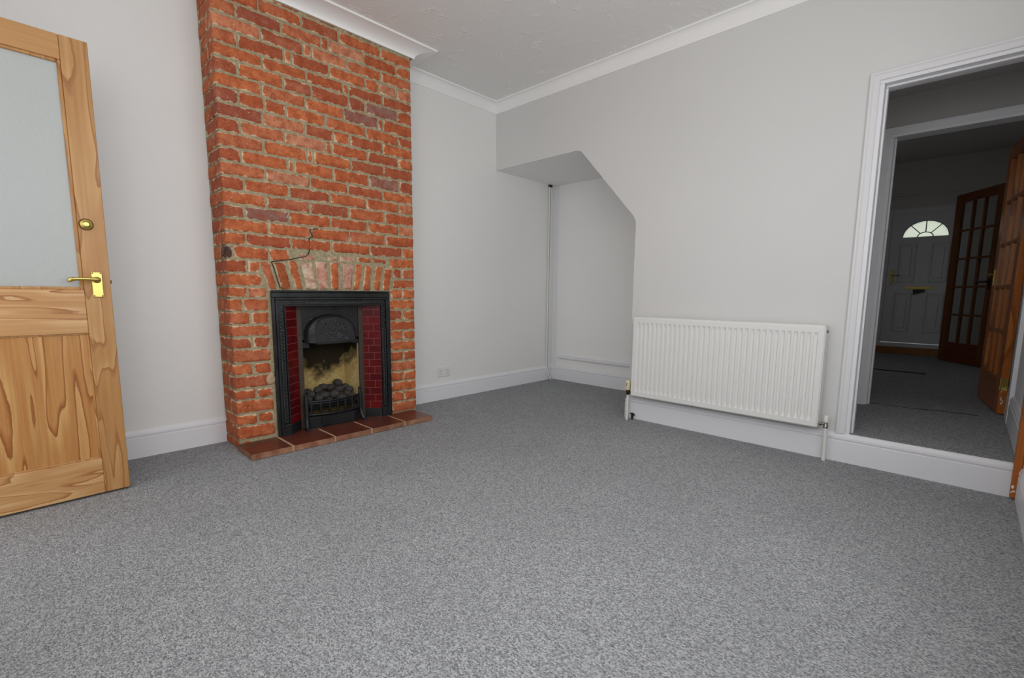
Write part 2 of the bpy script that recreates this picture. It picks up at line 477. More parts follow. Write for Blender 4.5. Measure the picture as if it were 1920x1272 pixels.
# ------------------------------------------------------------------ skirting
def skirt(h, t=.019, z0=0):
    return [(0, z0), (t, z0), (t, h * .72), (t * .72, h * .735), (t * .74, h * .76), (t * .98, h * .80), (t * .95, h * .87), (t * .62, h * .93), (t * .5, h * .97), (t * .2, h), (0, h)]
S = skirt(.157)
m = MB().sweep([(XW + .02, 0), (XL + .004, 0)], S, -1); struct('baseboard_left', m, TRIM)
m = MB().sweep([(XR, 0), (AD, 0), (AD, YA)], skirt(.155), -1); struct('baseboard_back', m, TRIM)
m = MB().sweep([(.10, YA), (0, YA), (0, YW + .01)], skirt(.166, .02), -1, True)
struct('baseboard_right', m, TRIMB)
m = MB().sweep([(-.05, YW), (XW, YW)], skirt(.157, .012), -1); struct('baseboard_front', m, TRIM)

# ------------------------------------------------------------------ chimney breast (every brick laid as in the photo)
ZLJ = [2.437, 2.36, 2.285, 2.212, 2.134, 2.061, 1.979, 1.901, 1.823, 1.742, 1.666, 1.589, 1.51, 1.433, 1.357, 1.28, 1.207, 1.127, 1.05, .971, .904, .824, .748, .674, .603, .52, .445, .364, .298, .212, .142, .055]
ZRJ = [2.456, 2.382, 2.299, 2.229, 2.143, 2.056, 1.982, 1.905, 1.83, 1.749, 1.659, 1.588, 1.512, 1.429, 1.354, 1.271, 1.193, 1.117, 1.041, .971, .892, .815, .734, .662, .584, .508, .43, .35, .274, .197, .117, .034]
JO = {-1: [.242, .483, .722, 1.016], 0: [.124, .365, .603, .649, .892, 1.141], 1: [.246, .487, .538, .775, 1.02],
 2: [.123, .372, .416, .648, .898, 1.003, 1.143], 3: [.247, .502, .738, .779, 1.027], 4: [.116, .363, .529, .774, .896, 1.146],
 5: [.237, .486, .737, .987, 1.027], 6: [.114, .247, .37, .61, .896, 1.148], 7: [.234, .478, .659, .776, 1.021],
 8: [.111, .351, .606, .648, .902, 1.141], 9: [.232, .485, .526, .778, 1.025], 10: [.105, .365, .401, .649, .905, 1.149],
 11: [.234, .497, .751, 1.011], 12: [.112, .364, .625, .88, 1.142], 13: [.228, .492, .753, 1.022], 14: [.107, .356, .621, .887, 1.138],
 15: [.232, .487, .75, 1.024], 16: [.106, .362, .622, .896, 1.16]}
ARCH = [[(-2.205, 1.12), (-2.15, 1.128), (-2.111, .955), (-2.155, .954)], [(-2.123, 1.116), (-2.061, 1.123), (-2.026, .956), (-2.085, .955)], [(-2.04, 1.131), (-1.989, 1.137), (-1.956, .957), (-1.996, .956)], [(-1.962, 1.122), (-1.892, 1.13), (-1.858, .958), (-1.929, .957)], [(-1.87, 1.137), (-1.797, 1.137), (-1.787, .959), (-1.843, .958)], [(-1.77, 1.136), (-1.713, 1.14), (-1.712, .959), (-1.77, .959)], [(-1.682, 1.133), (-1.603, 1.133), (-1.625, .961), (-1.683, .96)], [(-1.586, 1.133), (-1.535, 1.133), (-1.57, .959), (-1.609, .961)], [(-1.515, 1.126), (-1.466, 1.126), (-1.489, .957), (-1.544, .956)], [(-1.433, 1.13), (-1.379, 1.13), (-1.411, .958), (-1.459, .957)], [(-1.358, 1.118), (-1.302, 1.117), (-1.334, .956), (-1.39, .955)]]
THIN = [(-1.968, -1.872, 1.145, 1.178), (-1.782, -1.72, 1.15, 1.176), (-1.699, -1.599, 1.147, 1.18), (-1.574, -1.476, 1.149, 1.182), (-1.459, -1.357, 1.15, 1.182)]
RED = [(196, 108, 66), (202, 114, 70), (190, 102, 62), (198, 118, 80), (178, 96, 64), (206, 118, 72)]
def pick(kind=None):
    if kind == 'dark': c = random.choice([(168, 94, 66), (160, 90, 70), (172, 92, 62)])
    elif kind == 'purple': c = random.choice([(152, 116, 104), (146, 108, 98)])
    elif kind == 'pale': c = random.choice([(210, 146, 112), (212, 138, 100)])
    elif kind == 'pink': c = (212, 170, 152)
    elif kind == 'cream': c = (222, 202, 178)
    elif kind == 'brown': c = (168, 96, 58)
    else: c = random.choice(RED)
    k = random.uniform(.93, 1.07)
    return tuple(q * k for q in lin(*c))
bk = MB(); bk.col = []
def brick(quad, depth, col, left=False, right=False, y=-DC, seed=None):
    """quad: four (x,z) corners TL,TR,BR,BL; a worn, rounded brick standing a few mm proud of its mortar"""
    sd = random.random() * 50
    TL, TR, BR, BL = [Vector(q) for q in quad]
    w = (TR - TL).length; h = (TL - BL).length
    nx = max(4, int(w / .02)); nz = max(4, int(h / .018))
    proud = random.uniform(.003, .008); r = .011
    vs = []; cs = []
    def put(x, z, yy, e):
        d = noise.noise_vector(Vector((x * 26 + sd, yy * 26, z * 26)))
        vs.append((x + d.x * .0035, yy + d.y * .003, z + d.z * .0035)); cs.append((*col, e))
    us = [0, .03] + [k / nx for k in range(1, nx)] + [.97, 1]; ws = [0, .08] + [k / nz for k in range(1, nz)] + [.92, 1]
    for b in ws:
        for a in us:
            q = (TL * (1 - a) + TR * a) * (1 - b) + (BL * (1 - a) + BR * a) * b
            dz = min(b, 1 - b) * h
            dxl = 9 if left else a * w; dxr = 9 if right else (1 - a) * w
            e = min(dz, dxl, dxr)
            el = min(e, a * w, (1 - a) * w)
            rec = (1 - min(1, el / r)) ** 2 * .008
            put(q.x, q.y, y - proud + rec, min(1, e / .022))
    n = len(us); mrow = len(ws)
    fs = [(i * n + j, i * n + j + 1, (i + 1) * n + j + 1, (i + 1) * n + j) for i in range(mrow - 1) for j in range(n - 1)]
    k0 = len(vs)
    ring = [j for j in range(n)] + [i * n + n - 1 for i in range(1, mrow)] + [(mrow - 1) * n + j for j in range(n - 2, -1, -1)] + [i * n for i in range(mrow - 2, 0, -1)]
    ny = 5 if (left or right) else 1; L = len(ring)
    base = [vs[i] for i in ring]
    for s in range(1, ny + 1):
        f = s / ny
        for q in base:
            z = q[2]; dz = min(abs(z - min(BL.y, BR.y)), abs(max(TL.y, TR.y) - z))
            e = min(1, min(dz, (1 - f) * depth + .0) / .022) if (left or right) else 0.0
            d = noise.noise_vector(Vector((q[0] * 26 + sd, f * depth * 30, z * 26)))
            s_ = 1 if ny > 1 else 0
            vs.append((q[0] + d.x * .004 * s_, q[1] + f * depth, q[2] + d.z * .003 * s_)); cs.append((*col, e))
    prev = ring
    for s in range(ny):
        cur = list(range(k0 + s * L, k0 + (s + 1) * L))
        fs += [(prev[i], prev[(i + 1) % L], cur[(i + 1) % L], cur[i]) for i in range(L)]
        prev = cur
    bk.add(vs, fs, True); bk.col += cs
def zj(k, x):
    a = (x - XL) / (XR - XL)
    if k < 0: zl_, zr_ = ZLJ[0] - .077 * k, ZRJ[0] - .077 * k * .98
    else: zl_, zr_ = ZLJ[k], ZRJ[k]
    return zl_ * (1 - a) + zr_ * a
G = .0055
def row(k, x0, x1, depth, col, left=False, right=False):
    """brick of course k between x0 and x1 (joint centres); course k lies between joints k-1 (above) and k"""
    xa, xb = x0 + (0 if left else G), x1 - (0 if right else G)
    jz = lambda: random.uniform(-.0015, .0015)
    t, b = k - 1, k
    brick([(xa, zj(t, xa) - G + jz()), (xb, zj(t, xb) - G + jz()), (xb, zj(b, xb) + G + jz()), (xa, zj(b, xa) + G + jz())], depth, col, left, right)
SPECIAL = {(-1, 2): 'dark', (0, 1): 'dark', (1, 0): 'pale', (1, 1): 'dark', (1, 3): 'pale', (0, 4): 'pale', (2, 6): 'pale', (2, 7): 'pale', (4, 2): 'dark', (4, 4): 'dark', (3, 0): None, (4, 5): 'purple', (5, 3): 'purple',
 (4, 0): 'dark', (6, 0): 'dark', (7, 1): 'pale', (6, 4): None, (7, 0): 'dark', (8, 2): 'pale', (8, 0): 'dark', (9, 4): 'dark', (9, 5): None, (10, 5): 'purple', (11, 1): 'pale', (10, 0): 'dark', (13, 2): 'dark',
 (12, 0): 'dark', (12, 2): 'dark', (14, 0): 'dark', (14, 1): 'purple', (13, 1): 'dark', (12, 5): 'pale', (14, 5): 'pale', (15, 4): 'dark', (16, 1): 'dark', (16, 4): 'dark', (15, 0): 'pale'}
SPECIAL[(15, 4)] = None; SPECIAL[(15, 3)] = None; SPECIAL[(15, 0)] = None
for k, js in JO.items():
    xs = [XL] + [XL + j for j in js] + [XR]
    for i, (a, b) in enumerate(zip(xs, xs[1:])):
        l, r_ = i == 0, i == len(xs) - 2
        dep = .10
        if l: dep = .105 if b - a > .18 else .225
        row(k, a, b, dep, pick(SPECIAL.get((k, i))), l, r_)
        if l and dep < .2:    # header behind the corner stretcher, seen on the return
            row_col = pick()
            zt, zb = zj(k - 1, XL) - G, zj(k, XL) + G
            bx = MB(); sdn = random.uniform(-.001, .002)
            vs0 = len(bk.v)
            bk.box(XL - sdn, XL + .1, -DC + .116, -.012, zb, zt, .006, 2); bk.col += [(*row_col, .8)] * (len(bk.v) - vs0)
# sliver course right under the coving
for x0, x1 in ((XL, -2.13), (-2.12, -1.88), (-1.87, -1.63), (-1.62, -1.34), (-1.33, XR)):
    zt = 2.612
    brick([(x0 + G, zt), (x1 - G, zt), (x1 - G, zj(-2, x1) + G), (x0 + G, zj(-2, x0) + G)], .08, pick('brown'), x0 == XL, x1 == XR)
FX0, FX1 = -2.165, -1.338                       # brick-free width behind the fireplace surround
LJ = {17: [.011, .036, .228, .352], 18: [.104, .166], 19: [], 20: [.098], 21: [.07], 22: [.105], 23: [.022], 24: [.106], 25: [], 26: [.105], 27: [], 28: [.111], 29: [], 30: [.111], 31: []}
LEND = {17: XL + .352, 18: -2.222, 19: -2.193, 20: -2.168}
for k in range(17, 32):
    end = LEND.get(k, FX0)
    xs = [XL] + [XL + j for j in LJ[k]] + [end]
    if k == 17: xs = [XL, XL + .036, XL + .228, XL + .352]
    if k == 23: xs = [XL, end]
    for i, (a, b) in enumerate(zip(xs, xs[1:])):
        l = i == 0
        col = pick('pale' if (k, i) in ((18, 5), (20, 1), (29, 5)) else None)
        if k == 17 and i == 0: col = tuple(q for q in lin(60, 58, 56))
        row(k, a, b, (.105 if k % 2 else .225) if l else .1, col, l)
        if l and k % 2:
            zt, zb = zj(k - 1, XL) - G, zj(k, XL) + G
            cc = pick(); vs0 = len(bk.v)
            bk.box(XL, XL + .1, -DC + .116, -.012, zb, zt, .006, 2); bk.col += [(*cc, .8)] * (len(bk.v) - vs0)
# brick foot below hearth level on the left return
vs0 = len(bk.v); bk.box(XL, XL + .12, -DC + .004, -.012, .002, .048, .006, 2); cc = pick(); bk.col += [(*cc, .8)] * (len(bk.v) - vs0)
RSTART = {17: -1.332, 18: -1.298, 19: -1.300, 20: -1.325}
for k in range(17, 32):
    st_ = RSTART.get(k, FX1)
    xs = [st_, XR] if k % 2 else [st_, XR - .109, XR]
    for i, (a, b) in enumerate(zip(xs, xs[1:])):
        row(k, a, b, .1, pick('dark' if (k, i) in ((18, 0), (22, 0)) else None), False, i == len(xs) - 2)
for i, q in enumerate(ARCH):
    brick(q, .09, pick([None, 'brown', None, 'cream', 'pink', None, 'pink', None, None, None, None][i]))
for i, (a, b, z0, z1) in enumerate(THIN):
    brick([(a, z1), (b, z1 - .002), (b, z0 - .002), (a, z0)], .09, pick(['pink', 'cream', 'pink', None, None][i]))
CH = thing('chimney_breast', (-1.747, -.13, 0), 'tall exposed orange-red brick chimney breast with soldier-course arch over the fireplace', 'chimney breast')
obj('brickwork', bk, BRICK, CH)
# mortar core: two piers, lintel, with a subdivided uneven face
mo = MB()
def mort(x0, x1, z0, z1, nx=None):
    nx = max(2, int((x1 - x0) / .03)); nz = max(2, int((z1 - z0) / .03)); vs = []
    for j in range(nz + 1):
        for i in range(nx + 1):
            x = x0 + (x1 - x0) * i / nx; z = z0 + (z1 - z0) * j / nz
            d = noise.noise(Vector((x * 14, 3.3, z * 14)))
            vs.append((x, -DC + .0025 + d * .003, z))
    mo.add(vs, [(j * (nx + 1) + i, j * (nx + 1) + i + 1, (j + 1) * (nx + 1) + i + 1, (j + 1) * (nx + 1) + i) for j in range(nz) for i in range(nx)], True)
    mo.box(x0, x1, -DC + .009, -.001, z0, z1)
mort(XL + .005, FX0 + .012, 0.0, .945); mort(FX1 - .012, XR - .004, 0.0, .945); mort(XL + .005, XR - .004, .945, 2.64)
obj('mortar', mo, MORTAR, CH)
# stepped crack running down from the sixteenth course to the arch
m = MB()
ck = [(-1.846, 1.345), (-1.872, 1.343), (-1.880, 1.335), (-1.899, 1.335), (-1.893, 1.318), (-1.886, 1.305), (-1.884, 1.290), (-1.905, 1.281), (-1.904, 1.215), (-1.909, 1.20), (-1.911, 1.185), (-1.93, 1.165), (-1.98, 1.155), (-2.03, 1.14), (-2.092, 1.131), (-2.140, 1.122), (-2.132, 1.10), (-2.122, 1.065), (-2.108, 1.01), (-2.096, .962)]
for (a, b), (c_, d_) in zip(ck, ck[1:]): m.tube([(a, -DC - .0055, b), (c_, -DC - .0055, d_)], .0024, 5)
obj('crack', m, SOOTBLK, CH, label='dark stepped crack in the brickwork')
m = MB().ball((-2.178, -DC - .001, .405), .03, .008, .034)
m.ball((-2.172, -DC - .001, .43), .016, .008, .02)
obj('filler_patch', m, CREAM, CH, label='pale smear of filler beside the fireplace')

# ------------------------------------------------------------------ hearth
HT = thing('hearth', (-1.77, -.39, 0), 'low hearth of five brown-red quarry tiles on the carpet under the fireplace', 'hearth')
hx = [-2.388, -2.160, -1.899, -1.645, -1.385, -1.150]
m = MB().box(-2.384, -1.154, -.511, -DC - .004, 0.0, .0335, .004)
m.box(-2.14, -1.36, -.264, -.03, 0.0, .030)
obj('mortar_bed', m, CREAM, HT)
for i in range(5):
    m = MB()
    bm = bmesh.new(); bmesh.ops.create_cube(bm, size=1)
    x0, x1 = hx[i] + (.001 if i == 0 else .008), hx[i + 1] - (.001 if i == 4 else .008)
    for v in bm.verts: v.co = Vector(((x0 + x1) / 2 + v.co.x * (x1 - x0), -.3895 + v.co.y * .256, .0195 + v.co.z * .033))
    bmesh.ops.subdivide_edges(bm, edges=bm.edges[:], cuts=7, use_grid_fill=True)
    for v in bm.verts:
        d = noise.noise_vector(v.co * 22 + Vector((i, 0, 0)))
        v.co += Vector((d.x * .002, d.y * .003 if v.co.y < -.5 else 0, d.z * .0012))
    m.bm(bm)
    t_ = obj('hearth_tile', m, QUARRY, HT)
    t_.data.materials.append(QEDGE)
    for p_ in t_.data.polygons:
        if abs(p_.normal.z) < .6: p_.material_index = 1
m = MB()
for x in (-2.1, -1.87, -1.64, -1.42): m.box(x, x + .22, -.258, -.04, .028, .034, .002)
obj('inner_tiles', m, QUARRY, HT)

# ------------------------------------------------------------------ cast-iron fireplace
FP = thing('fireplace', (-1.749, -.2, .034), 'black cast-iron fireplace insert with red tiled cheeks and a coal grate', 'fireplace')
OX0, OX1, OT = -2.155, -1.343, .952
IX0, IX1, IT = -2.077, -1.417, .852
YF = -.283
HZ = .034
m = MB()
YR = -DC - .0005
m.box(OX0, OX1, YF, YR, .908, OT - .0125, .004)                              # plain top rail and its lip
m.box(OX0 + .003, OX1 - .003, YF - .006, YR, OT - .012, OT, .003)
for x0, x1 in ((OX0, OX0 + .0175), (OX1 - .0175, OX1)): m.box(x0, x1, YF, YR, HZ, .9075, .003)
for x0, x1 in ((OX0 + .018, OX0 + .034), (OX1 - .034, OX1 - .018)): m.box(x0, x1, YF - .007, YR, HZ, .8915, .004)
m.box(OX0 + .018, OX1 - .018, YF - .0072, YR, .892, .9075, .004)
for x0, x1 in ((OX0 + .0345, IX0 - .0085), (IX1 + .0085, OX1 - .0345)): m.box(x0, x1, YF + .010, YR, HZ + .0755, .8605, .001)
m.box(OX0 + .0345, OX1 - .0345, YF + .0102, YR, .861, .8915, .001)
for x0, x1 in ((IX0 - .008, IX0), (IX1, IX1 + .008)): m.box(x0, x1, YF - .001, YR, HZ + .0755, IT - .0005, .002)
m.box(IX0 - .008, IX1 + .008, YF - .0012, YR, IT, IT + .0085, .002)
for x0, x1 in ((OX0 + .0345, IX0 + .004), (IX1 - .004, OX1 - .0345)): m.box(x0, x1, YF - .005, YR, HZ, HZ + .075, .004)
obj('surround', m, IRON, FP)
# ornament: chain of rings up each pilaster, rope and leaf pattern across the top
def ring(mb, c, r, t=.0026, n=12, sx=1.0):
    pts = [(c[0] + r * sx * math.cos(2 * PI * k / n), c[1], c[2] + r * math.sin(2 * PI * k / n)) for k in range(n + 1)]
    mb.tube(pts, t, 5, False)
for xc in ((OX0 + .034 + IX0 - .008) / 2, (IX1 + .008 + OX1 - .034) / 2):
    m = MB(); z = HZ + .10; i = 0
    while z < .84:
        if z < .70:
            ring(m, (xc, YF + .006, z), .0115, .0036); m.ball((xc, YF + .005, z + .0105), .0042, sub=1)
        else:
            m.ball((xc + (.006 if i % 2 else -.006), YF + .009, z), .0065, .004, .009, 1)
        z += .021; i += 1
    m.box(xc - .014, xc + .014, YF + .002, YF + .012, .700, .708, .002)
    obj('pilaster_ornament', m, IRONR, FP)
z0 = .876; m = MB()
for k in range(34):
    x = -1.93 + k * .0115
    if x > -1.55: break
    m.tube([(x - .008, YF + .008, z0 - .011), (x, YF + .005, z0), (x + .008, YF + .008, z0 + .011)], .0028, 5, False)
for xa, xb in ((-2.06, -1.945), (-1.54, -1.435)):
    for k in range(10):
        x = xa + (xb - xa) * (k + .5) / 10
        m.ball((x, YF + .009, z0 + (.005 if k % 2 else -.005)), .0055, .004, .0075, 1)
for x in (-1.945, -1.545): m.box(x - .003, x + .003, YF + .002, YF + .012, z0 - .014, z0 + .014, .001)
obj('head_ornament', m, IRONR, FP)
# splayed tiled cheeks
YB = -.190; LX, RX = -1.977, -1.519
def cheek(xa, xb, name):
    """from (xa, front) to (xb, back)"""
    a = Vector((xa, -.268)); b = Vector((xb, YB)); d = (b - a); W = d.length; u = d.normalized(); nrm = Vector((u.y, -u.x))
    if nrm.y > 0: nrm = -nrm
    Mx = lambda s, t, z: (a.x + u.x * s + nrm.x * t, a.y + u.y * s + nrm.y * t, z)
    def slab(mb, s0, s1, t0, t1, z0_, z1_):
        vs = [Mx(s, t, z) for s in (s0, s1) for t in (t0, t1) for z in (z0_, z1_)]
        mb.add(vs, [(0, 1, 3, 2), (4, 6, 7, 5), (0, 4, 5, 1), (2, 3, 7, 6), (0, 2, 6, 4), (1, 5, 7, 3)])
    back = MB(); slab(back, 0, W, -.012, 0, .095, IT + .004)
    pn = obj('tile_panel', back, GROUT, FP, label='cheek of small oxblood-red glazed tiles')
    tl = MB(); tl.col = []
    z = .100; r = 0; rh = .0517
    while z < IT - .004:
        cut = W * (.36 if r % 2 else .66); z1 = min(z + rh - .0048, IT + .002)
        for s0, s1 in ((.001, cut - .0024), (cut + .0024, W - .001)):
            n0 = len(tl.v); slab(tl, s0, s1, -.001, .0035, z, z1)
            cc = [q * random.uniform(.75, 1.3) for q in lin(98, 15, 20)]
            tl.col += [(*cc, 1)] * (len(tl.v) - n0)
        z += rh; r += 1
    obj('glazed_tiles', tl, TILE, pn)
    pl = MB(); slab(pl, 0, W, -.012, .004, HZ, .098)
    obj('plinth', pl, IRON, FP)
cheek(IX0, LX, 'l'); cheek(IX1, RX, 'r')
# inner upright strips, hood plate, opening
for x, x0, x1 in ((-1.963, LX - .004, -1.948), (-1.534, -1.549, RX + .004)):
    m = MB().box(x0, x1, YB - .008, YB + .02, HZ, IT + .004, .003)
    m.lathe((x, YB - .008, .665), (0, -1, 0), [(0, .006), (.003, .005), (.004, .001)], 8)
    obj('side_strip', m, RUST, FP, label='brown iron strip beside the opening')
m = MB()
m.box(-1.948, -1.549, YB, YB + .012, .612, IT + .004, .001)
m.box(-1.948, -1.903, YB, YB + .012, .575, .63, .001); m.box(-1.595, -1.549, YB, YB + .012, .585, .63, .001)
obj('hood_plate', m, IRON, FP)
# hood: arched canopy thrown forward at the bottom
def arch_pts(cx, hw, z0_, h, n=24, p=.6):
    out = []
    for k in range(n + 1):
        t = PI * k / n
        x = -math.cos(t); zz = max(0, math.sin(t)) ** p
        out.append((cx + hw * x, z0_ + h * zz))
    return out
oa = arch_pts(-1.755, .182, .612, .182); ia = arch_pts(-1.747, .134, .606, .172, p=.42)
n = len(oa); vs = [(x, YB - .002, z) for x, z in oa]
vs += [(x, YB - .030, z - .002) for x, z in arch_pts(-1.753, .168, .612, .176)]
vs += [(x, YB - .066 + .03 * ((z - .606) / .168), z) for x, z in ia]
vs += [(-1.747 + (x + 1.747) * .02, YB - .058, .606) for x, z in ia]
fs = [(j * n + i, j * n + i + 1, (j + 1) * n + i + 1, (j + 1) * n + i) for j in range(2) for i in range(n - 1)]
m = MB(); m.add(vs[:3 * n], fs, False)
m.add([(x, YB - .066 + .03 * ((z - .606) / .168), z) for x, z in ia], [tuple(range(n))])
m.tube([(x, YB - .067 + .03 * ((z - .606) / .168), z) for x, z in ia], .0035, 6)
m.tube([(x, YB - .032, z - .002) for x, z in arch_pts(-1.753, .168, .612, .176)], .003, 6)
m.box(-1.885, -1.607, YB - .072, YB - .055, .598, .612, .003)
obj('hood', m, IRON, FP, label='arched canopy hood cast with scrolling leaves')
m = MB(); rnd = random.Random(4)
for k in range(60):
    t = rnd.uniform(.12, .88) * PI; f = rnd.uniform(0, .82)
    x = -1.747 - math.cos(t) * .118 * f ** .5; z = .625 + math.sin(t) ** .62 * .135 * rnd.random()
    yy = YB - .068 + .03 * ((z - .606) / .168)
    if k % 3 == 0: ring(m, (x, yy - .001, z), rnd.uniform(.008, .015), .0032, 10)
    else: m.ball((x, yy, z), rnd.uniform(.005, .010), .005, rnd.uniform(.004, .008), 1)
for k in range(34):
    sx = -1 if k % 2 else 1
    x = -1.75 + sx * rnd.uniform(.10, .188); z = rnd.uniform(.70, .80)
    if ((x + 1.75) / .185) ** 2 + ((z - .61) / .182) ** 2 < 1.08: continue
    m.ball((x, YB - .001, z), rnd.uniform(.004, .009), .003, rnd.uniform(.003, .007), 1)
obj('relief_leaves', m, IRONR, bpy.data.objects['hood'])
# firebox of cream firebrick
FZ = .034
m = MB()
bx0, bx1, yb_ = -1.915, -1.585, -.035
m.add([(-1.948, YB + .012, FZ), (bx0, yb_, FZ), (bx0, yb_, .66), (-1.948, YB + .012, .66)], [(0, 1, 2, 3)])
nz_, nx_ = 14, 8
m.add([(bx0 + (bx1 - bx0) * i / nx_, yb_, FZ + (.66 - FZ) * j / nz_) for j in range(nz_ + 1) for i in range(nx_ + 1)],
      [(j * (nx_ + 1) + i, j * (nx_ + 1) + i + 1, (j + 1) * (nx_ + 1) + i + 1, (j + 1) * (nx_ + 1) + i) for j in range(nz_) for i in range(nx_)])
m.add([(-1.549, YB + .012, FZ), (bx1, yb_, FZ), (bx1, yb_, .66), (-1.549, YB + .012, .66)], [(0, 1, 2, 3)])
obj('fireback', m, FIREB, FP, label='cream firebrick fireback stained with black soot')
m = MB().box(-1.95, -1.547, YB + .013, yb_ + .01, .66, .67)
m.box(-1.985, -1.952, YB + .004, yb_, HZ, .86); m.box(-1.546, -1.51, YB + .004, yb_, HZ, .86)
obj('flue_throat', m, SOOTBLK, FP)
m = MB().box(-1.552, -1.5475, YB + .010, YB + .060, .22, .60, .002)
obj('cement_edge', m, CREAM, FP, label='pale strip of exposed cement at the right of the opening')
# grate
GR = []
m = MB()
def bowed(z, n=14, x0=-1.955, x1=-1.565, yb0=-.215, bow=.055):
    return [(x0 + (x1 - x0) * k / n, yb0 - bow * math.sin(PI * k / n) ** .7, z) for k in range(n + 1)]
for z, r in ((.216, .008), (.202, .006), (.128, .009)): m.tube(bowed(z), r, 6)
for k in range(1, 14, 2):
    p_ = bowed(.2)[k]
    m.tube([(p_[0], p_[1], .212), (p_[0], p_[1] - .004, .17), (p_[0], p_[1], .128)], .0088, 6)
for k in range(0, 13):
    p_ = bowed(.2)[k]; q_ = bowed(.2)[k + 1]
    ring(m, ((p_[0] + q_[0]) / 2, (p_[1] + q_[1]) / 2, .190), .009, .0024, 8)
obj('grate_bars', m, IRON, FP, label='bowed front bars of the coal basket')
for sx, x in ((-1, -1.957), (1, -1.572)):
    m = MB()
    m.tube([(x, -.225, .26), (x, -.232, .20), (x, -.232, .12), (x + sx * .004, -.240, .075), (x + sx * .010, -.262, .044)], [.010, .014, .013, .013, .015], 8)
    m.ball((x, -.225, .262), .012)
    m.box(x - .014 + sx * .01, x + .014 + sx * .01, -.29, -.24, HZ, HZ + .016, .005)
    obj('grate_leg', m, IRON, FP)
m = MB()
pts = [(-1.945, -.222), (-1.872, -.252), (-1.632, -.252), (-1.578, -.222), (-1.578, -.19), (-1.945, -.19)]
m.prism(pts, 2, HZ, .114)
m.box(-1.87, -1.634, -.257, -.250, .046, .104, .003); m.box(-1.79, -1.73, -.262, -.255, .07, .08, .002)
obj('ashpan_cover', m, IRON, FP)
m = MB().box(-1.94, -1.565, -.21, -.045, .150, .168, .003)
obj('fuel_bed', m, SOOTBLK, FP)
# coals
COALS = [(-1.894, -.1, .257, 'at the far back left'), (-1.912, -.155, .222, 'leftmost at the front of the heap'), (-1.897, -.16, .252, 'second from left behind the bars'), (-1.862, -.205, .228, 'at the front, third from left'), (-1.815, -.18, .238, 'front centre left, broad and low'), (-1.838, -.14, .272, 'raised behind the centre left'),
 (-1.785, -.11, .282, 'large and rounded, upper left of centre'), (-1.733, -.09, .268, 'upper middle, at the back'), (-1.742, -.185, .236, 'large, smooth and oval at front centre'), (-1.666, -.085, .293, 'topmost of the heap, right of centre'), (-1.682, -.14, .258, 'middle right, under the topmost one'), (-1.700, -.205, .208, 'low at the front, right of centre'),
 (-1.612, -.085, .258, 'back right'), (-1.640, -.17, .226, 'front right, broad'), (-1.602, -.118, .240, 'far right of the heap'), (-1.79, -.212, .196, 'low at the front left of centre'), (-1.612, -.180, .204, 'lowest at the front right'), (-1.85, -.08, .22, 'half hidden at the back left'), (-1.70, -.14, .205, 'buried under the middle')]
rnd = random.Random(11)
for i, (x, y, z, w_) in enumerate(COALS):
    bm = bmesh.new(); bmesh.ops.create_icosphere(bm, subdivisions=3, radius=1)
    r = rnd.uniform(.027, .032); R_ = Matrix.Rotation(rnd.uniform(0, 3), 3, 'Z')
    for v in bm.verts:
        d = v.co * (1 + .16 * noise.noise(v.co * 1.6 + Vector((i * 7, 0, 0))) + .05 * noise.noise(v.co * 5 + Vector((i * 3, 2, 0))))
        v.co = R_ @ Vector((d.x * r * 1.18, d.y * r, d.z * r * .88))
    cm = MB().bm(bm, True)
    o = obj('coal', cm, COAL)
    o.location = (x, y, z)
    finish(o, 'grey-black lump of coal in the fireplace grate, ' + w_, 'coal', 'coals heaped in the grate')

# ------------------------------------------------------------------ pine back door, opened into the room
TH = math.radians(2.6); DW = .762; DT = .044; FD = Vector((-2.9216, -.5073, 0))
hinge = FD - Vector((math.cos(TH), math.sin(TH), 0)) * DW
PD = thing('door_1', (hinge.x, hinge.y, .010), 'stripped pine door standing open at the left, frosted glass above and panel below', 'door', kind='structure', rz=TH)
B = .003
def part(name, mb, mat, parent=PD, **k): return obj(name, mb, mat, parent, True, **k)
Z = lambda z: z - .010
part('stile', MB().box(DW - .091, DW, 0, DT, 0, 1.981, B), PINEV); part('stile', MB().box(0, .091, 0, DT, 0, 1.981, B), PINEV)
part('top_rail', MB().box(.0915, DW - .0915, .0004, DT, Z(1.892), 1.9805, B), PINEHT)
part('middle_rail', MB().box(.0915, DW - .0915, .0004, DT, Z(.752), Z(.944), B), PINEH)
part('bottom_rail', MB().box(.0915, DW - .0915, .0004, DT, 0.0005, Z(.174), B), PINEH)
part('lower_panel', MB().box(.085, DW - .085, .014, DT - .014, Z(.165), Z(.76), .002), PINEP, label='knotty figured pine panel in the lower half')
m = MB()
def frame_bead(mb, x0, x1, z0, z1, y0, y1, w):
    mb.box(x0, x0 + w, y0, y1, z0, z1, w * .3); mb.box(x1 - w, x1, y0, y1, z0, z1, w * .3)
    mb.box(x0 + w * .98, x1 - w * .98, y0 + .0003, y1, z0, z0 + w, w * .3); mb.box(x0 + w * .98, x1 - w * .98, y0 + .0003, y1, z1 - w, z1, w * .3)
frame_bead(m, .0905, DW - .0905, Z(.943), Z(1.893), .006, .018, .013)
frame_bead(m, .0905, DW - .0905, Z(.173), Z(.753), .009, .0145, .008)
part('glazing_bead', m, PINEV)
m = MB().box(.095, DW - .095, .018, .024, Z(.948), Z(1.889))
part('glass_pane', m, FROST, label='frosted textured glass pane')
m = MB().lathe((DW - .064, 0, Z(1.227)), (0, -1, 0), [(-.002, .025), (.004, .025), (.006, .023)], 24)
ring_o = part('cylinder_lock', m, DKBRASS, label='round brass cylinder lock')
